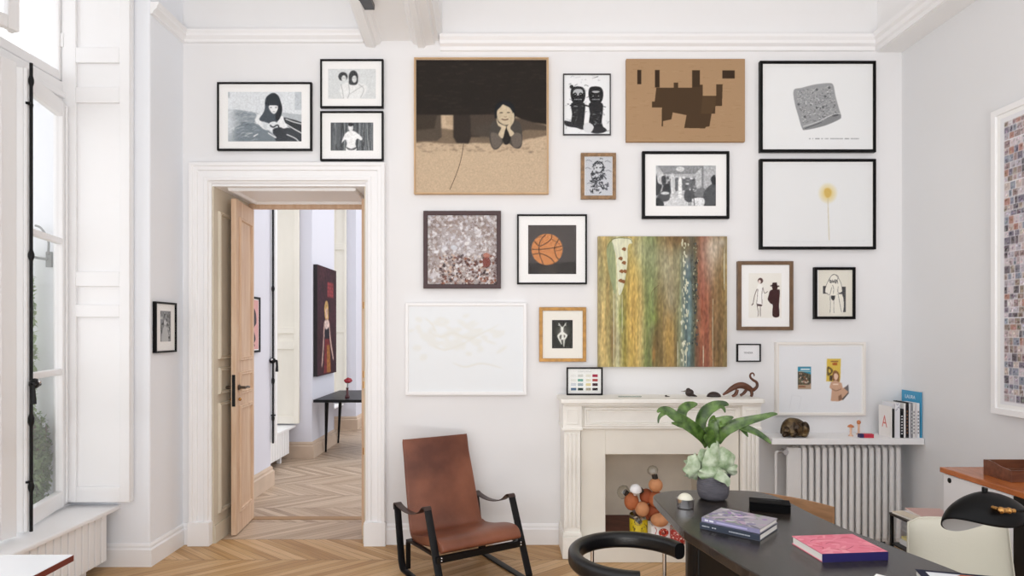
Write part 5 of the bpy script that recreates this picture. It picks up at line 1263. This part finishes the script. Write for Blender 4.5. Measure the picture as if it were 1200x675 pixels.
# centre fronds
frond('frond', [fq(300, 380), fq(265, 320, .01), fq(262, 270, .02), fq(285, 225, .02), fq(325, 198, .02), fq(370, 188, .02), fq(390, 194, .02)], [.03, .05, .055, .06, .05, .028, .006], fern, parent=t)
frond('frond_tip', [fq(345, 196, .02), fq(360, 206, .0), fq(364, 225, -.01)], [.022, .018, .005], fern, parent=t)
frond('frond', [fq(310, 380, -.02), fq(300, 320, -.03), fq(310, 275, -.04), fq(335, 255, -.05), fq(360, 245, -.06), fq(385, 238, -.06)], [.045, .06, .06, .04, .03, .006], fern, parent=t)
frond('frond', [fq(300, 370, -.03), fq(278, 330, -.05), fq(268, 300, -.07), fq(245, 288, -.09)], [.045, .06, .05, .008], fern, parent=t)
frond('frond', [fq(308, 350, -.03), fq(300, 300, -.04), fq(298, 255, -.04), fq(302, 232, -.05)], [.05, .06, .04, .008], fern, parent=t)
# right long fronds
frond('frond', [fq(325, 360, -.01), fq(345, 310, -.03), fq(385, 278, -.05), fq(435, 256, -.07), fq(495, 236, -.09), fq(540, 221, -.10), fq(564, 220, -.10)], [.04, .06, .058, .045, .032, .02, .005], fern, parent=t)
frond('frond_tip', [fq(400, 272, -.05), fq(435, 285, -.07), fq(480, 305, -.09), fq(515, 330, -.10), fq(532, 348, -.11)], [.04, .036, .03, .022, .005], fern, parent=t)
frond('frond_tip', [fq(415, 280, -.05), fq(432, 300, -.06), fq(446, 325, -.07)], [.03, .025, .004], fern, parent=t)
frond('frond_tip', [fq(350, 262, -.04), fq(330, 272, -.06), fq(322, 282, -.07)], [.03, .025, .004], fern, parent=t)
# stem-like folded base fronds
frond('base_frond', [fq(300, 500, -.03), fq(295, 440, -.045), fq(300, 390, -.04), fq(310, 340, -.03)], [.10, .085, .06, .035], shield, parent=t, cup=-.3, wav=.12)
frond('base_frond', [fq(330, 480, -.02), fq(322, 430, -.03), fq(318, 380, -.02), fq(322, 330, -.02)], [.07, .055, .045, .03], shield, parent=t, cup=-.4, wav=.1)
frond('base_frond', [fq(270, 490, .0), fq(265, 440, -.01), fq(275, 390, .0)], [.08, .07, .03], shield, parent=t, cup=-.3, wav=.15)
# round shield fronds hanging over the rim
def shield_leaf(cx, cy, dy, rx, rz, tilt, m=shield, seed=0):
    b = MB(); b.smooth = True; c = fq(cx, cy, dy); rings = []
    rn = random.Random(seed); ph = rn.uniform(0, 6)
    for i in range(1, 8):
        rr = i/7; ring = []
        for k in range(28):
            u = 2*PI*k/28; wv = 1+.07*math.sin(5*u+ph)*rr+.05*math.sin(9*u+ph*2)*rr
            x = rx*rr*math.cos(u)*wv; z = rz*rr*math.sin(u)*wv; y = .035*rr*rr*(1+.35*math.sin(6*u+ph)*rr)
            ring.append(c+Matrix.Rotation(tilt, 3, 'Z') @ Vector((x, y, z)))
        rings.append(ring)
    b.loft(rings, cap=False); b._f([v for v in b.bm.verts[:28]]) if False else None
    b.bm.verts.ensure_lookup_table(); b._f([b.bm.verts[k] for k in range(28)])
    return b.build('shield_frond', m, t, solid=.003, sub=1)
shield_leaf(240, 470, -.03, .050, .065, .5, seed=1); shield_leaf(345, 440, -.04, .055, .062, -.35, seed=2)
shield_leaf(300, 496, -.065, .072, .034, 0, seed=3); shield_leaf(222, 478, -.015, .035, .045, .9, seed=4)
shield_leaf(300, 450, -.045, .045, .06, .1, seed=5); shield_leaf(365, 478, -.03, .04, .035, -.7, seed=6)
frond('shield_frond', [fq(305, 490, -.07), fq(325, 500, -.088), fq(345, 515, -.092), fq(352, 540, -.090)], [.05, .05, .035, .006], shield, parent=t, wav=.1)

# steel cup with a cream ball
p = PT(803, 599, 2.90)
t = thing('steel_cup', 'short polished steel cup with cream interior on desk left of books', 'cup', (p.x, WD(2.90), DT), 0)
b = MB(); b.lathe([(.001, 0), (.035, 0), (.038, .003), (.0395, .038), (.040, .042), (.037, .042), (.036, .005), (.001, .004)], 36, cap=False); b.build('cup_body', M['chrome'], t)
b = MB(); b.ball((0, 0, .036), (.034, .034, .030), 24); b.build('cream_dome', mat('cream_enamel', '#e9e6d4', .3), t)

def book(label, corners_c, w, dp, h, rot, z, cm, spine_m, art=None, name='book', spine_side='y-', cat='book'):
    t = thing(name, label, cat, (corners_c[0], WD(corners_c[1]), z), rot, 'books on the black desk')
    b = MB(); c = .003
    b.box(-w/2, w/2, -dp/2, dp/2, h-c, h); b.box(-w/2, w/2, -dp/2, dp/2, 0, c); b.build('cover', cm, t, bev=.001)
    b = MB()
    if spine_side == 'y-': b.box(-w/2, w/2, -dp/2-.0015, -dp/2+.002, 0.0002, h-.0002)
    b.build('spine', spine_m, t)
    b = MB(); b.box(-w/2+.003, w/2-.003, -dp/2+.002, dp/2-.004, c, h-c); b.build('pages', pages, t)
    if art:
        a = Art(0, 0, 1, 0, 500); art(a, w, dp); o = a.build('cover_print', M['ink'], t); o.rotation_euler = (-PI/2, 0, 0); o.location = (0, 0, h+.0002)
    return t
# pink book: corners measured on the table plane
def pinkart(a, w, d):
    # art plane: x right, second axis = distance from the reader's edge (negative = toward the reader)
    a.clip = (-w/2, -d/2, w/2, d/2)
    a.rect('#e07f92', -w/2, -d/2, w/2, d/2)
    for k in range(60): a.ell(R.choice(['#e68a9b', '#db7587', '#ea98a5']), R.uniform(-w/2, w/2), R.uniform(-d/2, d/2), R.uniform(.01, .03), R.uniform(.004, .012), R.uniform(-1, 1), n=10, up=(k % 20 == 0))
    a.k += 1
    for P in ([(-.09, -.03), (-.06, -.05), (-.03, -.04)], [(-.05, .0), (-.02, -.015), (.01, 0)], [(.04, -.05), (.07, -.06), (.09, -.04)], [(-.06, .05), (-.01, .06), (.04, .03)], [(.06, .03), (.10, .04), (.11, .07)], [(-.1, .02), (-.08, .03), (-.09, .05)]): a.line('#a8475c', .003, P, taper=True)
book('thick pink-covered book with navy spine lying on the black desk', (1.575*.81*1.0-.0, 2.49), .245, .195, .030, -.06, DT, mat('pink_cover', '#e07f92', .45), mat('navy_spine', '#231d5c', .4), pinkart)
# two grey books stacked
def greyart(a, w, d):
    a.clip = (-w/2, -d/2, w/2, d/2)
    a.rect('#a9a4ac', -w/2, -d/2, w/2, d/2)
    for k in range(120):
        x = R.gauss(-w*.12, w*.22); a.ell(R.choice(['#9b7fae', '#b9aec0', '#8f9a8c', '#c9c4cb', '#8c86a0', '#b8a0b4', '#7d7a88']), x, R.uniform(-d/2, d/2), R.uniform(.006, .03), R.uniform(.003, .012), R.uniform(-1, 1), n=10, up=(k % 20 == 0))
    a.k += 1; a.line('#ded2d6', .008, [(-.06, .05), (-.01, -.01), (.04, -.05)], taper=True)
    a.rect('#b8b6b8', w*.1, -d*.46, w*.48, d*.46) if False else None
gsp = mat('slate_spine', '#3b4250', .4)
book('slate-grey lower book of the stacked pair beside the fern pot', (.965, 2.588), .243, .200, .025, math.radians(-42), DT, mat('slate_cover', '#454b56', .4), gsp)
o = bpy.data.objects['book']
gb = [x for x in bpy.data.objects if x.get('label', '').startswith('slate-grey lower')][0]
a = Art(0, 0, 1, -.1017, 900); a.rect('#3b4250', -.118, -.022, .118, -.003)
for x0_, x1_, n_ in ((-.112, -.08, 7), (-.07, -.05, 2), (.0, .085, 20)):
    for k in range(n_): xx = x0_+(x1_-x0_)*k/n_; a.rect('#c9ccd2', xx, -.0145, xx+(x1_-x0_)/n_*.7, -.0105)
a.build('spine_print', M['ink'], gb)
book('lilac and grey photo book on top of the slate-grey book', (.968, 2.590), .236, .192, .018, math.radians(-42.5), DT+.0262, mat('lilac_grey_cover', '#a9a4ac', .35), mat('lavender_spine', '#8f8cab', .4), greyart)
gb2 = [x for x in bpy.data.objects if x.get('label', '').startswith('lilac and grey')][0]
a = Art(0, 0, 1, -.0978, 900); a.rect('#8f8cab', -.112, -.0155, .112, -.0025)
a.rect('#e2e2ea', -.105, -.013, -.09, -.006); a.rect('#e2e2ea', -.085, -.013, -.067, -.006); a.rect('#b7b0d6', -.055, -.012, .07, -.006); a.build('spine_print', M['ink'], gb2)
t = thing('black_case', 'plain matt black rectangular case on the desk right of the fern', 'box', (1.205, WD(2.86), DT), math.radians(-20))
bm_ = mat('matt_black', '#050506', .7, spec=.12)
b = MB(); b.box(-.085, .085, -.045, .045, 0, .030); b.build('case_body', bm_, t, bev=.003)
b = MB(); b.box(-.086, .086, -.046, .046, .031, .040); b.build('lid', bm_, t, bev=.003)
a = Art(0, 0, 1, 0, 800); a.rect('#0d0d0f', -.05, -.03, .05, .0); a.rect('#55555a', -.03, -.02, .03, -.016); a.ell('#55555a', .04, -.018, .003); o = a.build('emblem', M['ink'], t); o.rotation_euler = (-PI/2, 0, 0); o.location = (0, 0, .0403)
book('white pamphlet at the near edge of the desk, only its corner in view', (1.209, 1.94), .17, .22, .012, math.radians(-45), DT, M['mount'], M['mount'], None)
def navyart(a, w, d):
    a.rect('#191c33', -w/2, -d/2, w/2, d/2); a.rect('#dfe2e6', -w*.40, -d*.42, w*.46, d*.44); a.poly('#b5633c', [(-w*.3, -d*.05), (w*.0, -d*.42), (w*.3, -d*.42), (w*.1, d*.2)]); a.poly('#8fa3b8', [(w*.15, -d*.40), (w*.44, -d*.40), (w*.44, 0), (w*.2, 0)])
book('navy-bordered picture book on the near right edge of the desk', (1.455, 1.96), .25, .2, .022, math.radians(-16), DT, mat('navy_cover', '#191c33', .35), mat('navy_spine_dark', '#141628', .35), navyart)
for lab_, pos, rr in (('thick pink-covered', (1.229, 2.319), .095),):
    o = [x for x in bpy.data.objects if x.get('label', '').startswith(lab_)][0]; o.location = (pos[0], WD(pos[1]), DT); o.rotation_euler = (0, 0, rr)

# ================================================================== BLACK CURVED-BACK CHAIR
bl = mat('black_padded_leather', '#0b0b0d', .3, spec=.35, bump=.08, bscale=140)
cx, cd, cr = .48, 2.365, .214
t = thing('curved_back_chair', 'black leather chair with curved padded horseshoe armrest on slim steel legs, beside desk', 'chair', (cx, WD(cd), 0))
P = [(cr*math.cos(math.radians(a_)), cr*math.sin(math.radians(a_)), .70) for a_ in range(20, 268, 6)]
b = MB(); b.band(P, .062, .046, side=(0, 0, 1), rad=.018, seg=5); b.build('armrest', bl, t, bev=.0, sharp=50)
for a_ in (42, 125, 200, 256):
    x, y = cr*math.cos(math.radians(a_)), cr*math.sin(math.radians(a_))
    b = MB(); b.cyl((x, y, .0), (x, y, .675), .0075, 14); b.build('leg', M['chrome'], t)
b = MB(); b.tube([(cr*.98*math.cos(2*PI*k/32), cr*.98*math.sin(2*PI*k/32), .41) for k in range(32)], .008, 10, True); b.build('seat_ring', M['chrome'], t)
b = MB(); b.lathe([(.001, .405), (.195, .405), (.205, .42), (.207, .445), (.195, .462), (.001, .468)], 40); b.build('seat', bl, t)

# ================================================================== PLYWOOD CHAIR BEHIND THE DESK
ply = mat('tan_plywood', '#a9805c', .5, var=.12, vscale=9, stretch=(1, 1, 6))
t = thing('plywood_chair', 'tan plywood chair tucked behind the far right edge of the black desk', 'chair', (1.405, WD(3.125), 0), math.radians(-45))
P = [(x, .05-.9*x*x, .61) for x in [-.21+.42*k/12 for k in range(13)]]
b = MB(); b.band(P, .22, .012, side=(0, 0, 1), rad=.004); b.build('backrest', ply, t)
b = MB(); b.prism([(-.19, .02), (.19, .02), (.17, -.30), (.12, -.325), (-.12, -.325), (-.17, -.30)], .42, .435); b.build('seat', ply, t, bev=.005)
for x, y, x2, y2 in ((-.17, .0, -.19, .05), (.17, 0, .19, .05), (-.14, -.28, -.16, -.32), (.14, -.28, .16, -.32)):
    b = MB(); b.cyl((x2, y2, 0), (x, y, .42), .010, 10, .014); b.build('leg', ply, t)
for x in (-.17, .17): b = MB(); b.cyl((x, .0, .42), (x, .02, .60), .011, 10); b.build('back_post', ply, t)

# ================================================================== CREDENZA, TRAY
orange = mat('orange_teak', '#a35a2c', .25, col2='#bb6c38', vscale=7, stretch=(6, .8, 1), spec=.6)
whitep = mat('white_lacquer', '#e9eaee', .3)
t = thing('sideboard', 'sideboard with orange-brown wood top and white end door along the right wall', 'sideboard', (2.66, WD(2.5), 0))
b = MB(); b.box(-.25, .24, -1.3, .99, .772, .80); b.build('top', orange, t, bev=.003)
b = MB(); b.box(-.225, .235, -1.28, .975, .08, .772); b.build('body', whitep, t, bev=.002)
def hole_door(y0, y1, m, nm, hy):
    b = MB(); b.box(-.240, -.225, y0, y1, .085, .768); o = b.build(nm, m, t, bev=.001)
    b = MB(); b.lathe([(.014, 0), (.014, .002)], 20, (-.2405, hy, .74), True, Matrix.Rotation(-PI/2, 3, 'Y')); b.build('finger_hole', M['iron'], o)
hole_door(.50, .972, whitep, 'door', .925); hole_door(-.4, .497, M['iron'], 'door', .1); hole_door(-1.25, -.403, whitep, 'door', -1.1)
for yy in (-1.2, .9): b = MB(); b.box(-.2, -.16, yy-.02, yy+.02, 0, .08); b.box(.16, .2, yy-.02, yy+.02, 0, .08); b.build('foot', M['iron'], t)
walnut = mat('walnut_tray', '#5e3524', .35, col2='#7a4a33', vscale=8, stretch=(1, 5, 5))
t = thing('desk_tray', 'brown walnut box tray with curved rim standing on the orange-brown sideboard', 'tray', (2.66, WD(3.22), .8002))
b = MB()
side = [(-.09, 0), (.09, 0), (.09, .078), (.06, .082), (.03, .078), (-.02, .066), (-.09, .058)]
b.prism(side, -.145, -.137, 'x'); b.prism(side, .137, .145, 'x'); b.box(-.137, .137, -.09, -.082, 0, .058); b.box(-.137, .137, .082, .09, 0, .078); b.box(-.137, .137, -.082, .082, 0, .008)
b.box(-.137, .137, -.004, .002, .008, .05); b.build('tray_body', walnut, t, bev=.0015)
b = MB(); b.box(-.1, .12, -.07, -.012, .009, .03); b.build('lining', bm_, t)

# small black side table with magazines
t = thing('side_table', 'small black metal side table between the column radiator and the sideboard', 'table', (2.60, WD(3.69), 0))
b = MB(); b.box(-.255, .25, -.15, .15, .435, .45); b.build('table_top', mat('dark_brown_top', '#1f1716', .3), t, bev=.002)
b = MB(); b.box(-.25, .245, -.145, .145, .26, .268); b.build('lower_shelf', M['iron'], t)
for x in (-.245, .24):
    for y in (-.14, .14): b = MB(); b.box(x-.008, x+.008, y-.008, y+.008, 0, .435); b.build('leg', M['iron'], t)
for lab, x, y, w, d, z, c, h, rr in (('white magazine with grey edge at bottom of the side table pile', 2.545, 3.70, .22, .27, .4505, '#e4e4e8', .012, .05), ('pink-covered magazine topmost on the small black side table', 2.535, 3.72, .20, .25, .463, '#d8b0a8', .010, -.10), ('cream magazine lying at left of the side table pile', 2.425, 3.71, .09, .22, .4505, '#ddd2bc', .013, .12)):
    if 'cream' in lab: x = 2.395; w = .07
    t = thing('magazine', lab, 'magazine', (x, WD(y), z), rr, 'magazines on the black side table')
    b = MB(); b.box(-w/2, w/2, -d/2, d/2, h-.001, h); b.box(-w/2, w/2, -d/2, d/2, 0, .001); b.build('cover', mat('magazine_cover', c, .35), t)
    b = MB(); b.box(-w/2+.001, w/2-.001, -d/2+.001, d/2-.001, .001, h-.001); b.build('pages', pages, t)
for lab, x, z, c, h, w in (('white box file on the lower shelf of the black side table', 2.47, .2685, '#e6e6e6', .03, .16), ('yellow-cream booklet on top of the box file, lower shelf', 2.46, .2990, '#d9cf8f', .016, .12)):
    b = MB(); b.box(-w/2, w/2, -.11, .11, 0, h); t = tag(b.build('booklet' if 'booklet' in lab else 'box_file', mat('stationery', c, .6), None, (x, WD(3.70), z), bev=.002), lab, 'booklet' if 'booklet' in lab else 'box')

# ================================================================== CREAM CHAIR
cream = mat('ivory_leather', '#cdcabb', .4, var=.02, vscale=4, bump=.06, bscale=120)
t = thing('cream_chair', 'cream leather upholstered chair with piped backrest behind the black lamp', 'chair', (1.915, WD(2.62), 0), -.05)
b = MB(); rings = []
prof = [(.205, .40), (.215, .46), (.21, .58), (.203, .68), (.198, .735), (.185, .758), (.16, .766)]
# curved upholstered back panel: grid
nx = 17
def backpt(u, v, s):
    z = .42+(.768-.42)*v; w = .222-.020*v; tx = abs(u)**6*.012
    x = u*w; zz = z - (abs(u)**8)*.03*v
    y = .025*v*1.2 - .030*(1-u*u) + s*(.018*(1-abs(u)**8)*(1-(abs(2*v-1))**8)+.006)
    return (x, y+.02, zz)
for v in [k/14 for k in range(15)]:
    rings.append([backpt(-1+2*k/(nx-1), v, -1) for k in range(nx)]+[backpt(1-2*k/(nx-1), v, 1) for k in range(nx)])
b.smooth = True; b.loft(rings); b.build('backrest', cream, t, sharp=80)
edge = [Vector(backpt(-1, v/8, -.6)) for v in range(9)]+[Vector(backpt(-1+2*k/12, 1, -.6)) for k in range(1, 12)]+[Vector(backpt(1, 1-v/8, -.6)) for v in range(9)]
b = MB(); b.tube(edge, .0042, 8); b.build('piping', cream, t)
b = MB(); b.smooth = True; b.band([(0, .02, .43), (0, -.08, .435), (0, -.25, .44), (0, -.40, .435), (0, -.43, .42)], .43, [.05, .06, .065, .06, .035], rad=.02); b.build('seat', cream, t)
for x in (-.19, .19):
    b = MB(); b.tube(catmull([(x, -.40, 0), (x, -.38, .2), (x, -.36, .40), (x, -.1, .40), (x, .03, .42), (x, .06, .55)], 4), .011, 10); b.tube([(x, -.02, .40), (x, .06, 0)], .011, 10); b.build('leg_frame', M['iron'], t)

# ================================================================== BLACK LAMP
lamp_b = mat('black_lacquered_shade', '#080809', .36, spec=.16); lamp_w = mat('grey_white_shade_inside', '#b9b9b8', .5)
lc = PT(1153, 600, 2.2)
t = thing('reading_lamp', 'black lamp with wide cowl shade and brass swivel on an arm, far right', 'lamp', (2.12, lc.y, 0))
o3 = Vector((2.12, lc.y, 0))
def shade(off, ring_n=48):
    rings = []
    cx_ = lc.x+.003-2.12
    for i in range(0, 17):
        th = PI/2*i/16; r_ = math.cos(th)**1.2; ring = []
        for k in range(ring_n):
            u = 2*PI*k/ring_n; c_, s_ = math.cos(u), math.sin(u)
            zr = .8819+.0105*c_-.0292*s_+.0205*math.cos(2*u)+.0103*math.sin(2*u)
            ring.append(Vector((cx_+(.141-off)*r_*c_, (.085-off)*r_*s_, zr+(.991-off-zr)*math.sin(th)**1.1)))
        rings.append(ring)
    return rings
b = MB(); b.smooth = True; b.loft(shade(0), cap=False); b.build('shade', lamp_b, t, solid=.0015)
b = MB(); b.smooth = True; b.loft(shade(.004), cap=False); b.build('shade_inside', lamp_w, t)
cr_ = Vector((lc.x+.003-2.12, 0, .991))
b = MB(); b.cyl(cr_+Vector((0, 0, -.005)), cr_+Vector((0, 0, .013)), .009, 16); b.cyl(cr_+Vector((-.006, 0, .010)), cr_+Vector((-.006, 0, .016)), .004, 10); b.build('crown_knob', lamp_b, t)
kn = PT(1173, 598, 2.108)-o3
b = MB(); b.ball(kn, .012, 16); b.cyl(kn+Vector((.008, 0, 0)), kn+Vector((.022, 0, -.001)), .009, 14); b.cyl(kn+Vector((.022, 0, 0)), kn+Vector((.045, 0, -.002)), .0075, 14); b.ball(kn+Vector((.026, 0, -.001)), .011, 14); b.cyl(kn, kn+Vector((-.004, .03, 0)), .008, 12); b.build('brass_swivel', M['brass'], t)
b = MB(); b.tube([kn+Vector((.04, 0, -.002)), kn+Vector((.15, .0, -.004)), kn+Vector((.19, -.10, -.02)), Vector((.07, -.22, .85))], .0055, 10); b.build('arm', lamp_b, t)
b = MB(); b.cyl((.07, -.22, .02), (.07, -.22, .86), .008, 14); b.build('stem', lamp_b, t)
b = MB(); b.lathe([(.10, 0), (.10, .01), (.02, .02), (.009, .03)], 32, (.07, -.22, 0)); b.build('base', lamp_b, t)

# ================================================================== WHITE-TOPPED TABLE, LOWER LEFT
t = thing('white_topped_table', 'white-topped table with red-brown wooden edge in the lower left corner', 'table', (-2.0, WD(1.95), 0))
b = MB(); b.box(-.45, .405, -.35, .394, .697, .7185); b.build('table_edge', mat('red_brown_edge', '#6b2c22', .35), t)
b = MB(); b.box(-.45, .404, -.35, .393, .7186, .7205); b.build('laminate_top', mat('white_laminate', '#e9ecf0', .25), t)
for x in (-.4, .33):
    for y in (-.3, .32): b = MB(); b.cyl((x, y, 0), (x, y, .70), .016, 12); b.build('leg', M['iron'], t)

# ================================================================== CEILING SPOT
t = thing('ceiling_spotlight', 'dark grey square spotlight under the moulded ceiling beam at top edge', 'lamp', (-.895, WD(4.16), 3.73))
b = MB(); b.box(-.045, .035, -.10, .06, -.035, .0); b.build('housing', mat('dark_grey_metal', '#4b4d52', .4), t, bev=.003)
b = MB(); b.box(-.012, .012, -.012, .012, 0, .05); b.build('stem', M['iron'], t)

# ================================================================== HALL TABLE AND FLOWER
t = thing('console_table', 'black table on thin splayed legs against the wall beyond the doorway', 'table', (-1.85, WD(8.25), 0))
b = MB(); b.box(-.45, .45, -.62, .62, .685, .72); b.build('table_top', M['iron'], t, bev=.004)
for x, y, xf, yf in ((-.36, -.35, -.43, -.15), (-.38, .40, -.44, .50), (.36, -.35, .43, -.45), (.36, .40, .43, .50)):
    b = MB(); b.cyl((xf, yf, 0), (x, y, .69), .012, 10, .026); b.build('leg', M['iron'], t)
p = PT(407, 464, 7.85)
t = thing('bud_vase', 'slim dark bud vase standing on the black hall table', 'vase', (p.x, WD(7.85), .7205))
b = MB(); b.lathe([(.001, 0), (.028, 0), (.030, .01), (.018, .05), (.014, .11), (.017, .125), (.001, .12)], 20); b.build('vase_body', mat('oxblood_glaze', '#4a1c22', .2), t)
t = thing('red_flower', 'single dark red flower held in the hall table vase', 'flower', (p.x, WD(7.85), .80))
b = MB(); b.tube([(0, 0, 0), (.003, 0, .06), (.01, -.005, .11)], .004, 8); b.build('stem', fern, t)
red = mat('crimson_petal', '#8e1c2a', .5)
for k in range(6):
    a_ = 2*PI*k/6; b = MB(); b.ball((.012+.025*math.cos(a_), -.005+.025*math.sin(a_), .135+.01*math.sin(a_)), (.028, .028, .022), 12); b.build('petal', red, t)
b = MB(); b.ball((.012, -.005, .15), .024, 12); b.build('flower_centre', red, t)
b = MB(); b.tube(catmull([(-1.98, WD(9.3), .006), (-1.9, WD(9.6), .006), (-2.1, WD(9.9), .006), (-1.95, WD(10.4), .006)], 6), .006, 8)
tag(b.build('power_cord', M['iron']), 'thin dark cord lying on the floor behind the hall table', 'cord')

# ================================================================== LIGHT, CAMERA
w = bpy.data.worlds.new('overcast_sky'); SC.world = w; w.use_nodes = True
bg = w.node_tree.nodes['Background']; bg.inputs[0].default_value = lin('#fafafc'); bg.inputs[1].default_value = 1.8
L_ = bpy.data.lights.new('added_fill_light', 'AREA'); L_.shape = 'RECTANGLE'; L_.size = 2.4; L_.size_y = .8; L_.energy = 105; L_.color = (1, .98, .95)  # added area light behind the camera, lifts the ceiling and beam
lo = bpy.data.objects.new('added_fill_light', L_); COL.objects.link(lo); lo.location = (.2, -6.0, .12); lo.rotation_euler = (math.radians(166), 0, 0)
cam = bpy.data.cameras.new('camera'); co = bpy.data.objects.new('camera', cam); COL.objects.link(co)
co.location = (0, CAMY, EYE); co.rotation_euler = (PI/2, 0, 0)
cam.sensor_width = 36; cam.lens = F/1200*36; cam.shift_x = 10/1200; cam.shift_y = 50.5/1200; cam.clip_start = .05
SC.camera = co
SC.view_settings.view_transform = 'Standard'; SC.view_settings.look = 'None'; SC.view_settings.gamma = 1; SC.view_settings.exposure = 0.0
SC.view_settings.use_curve_mapping = False
SC.cycles.use_denoising = True
SC.cycles.max_bounces = 10; SC.cycles.diffuse_bounces = 6; SC.cycles.transparent_max_bounces = 16
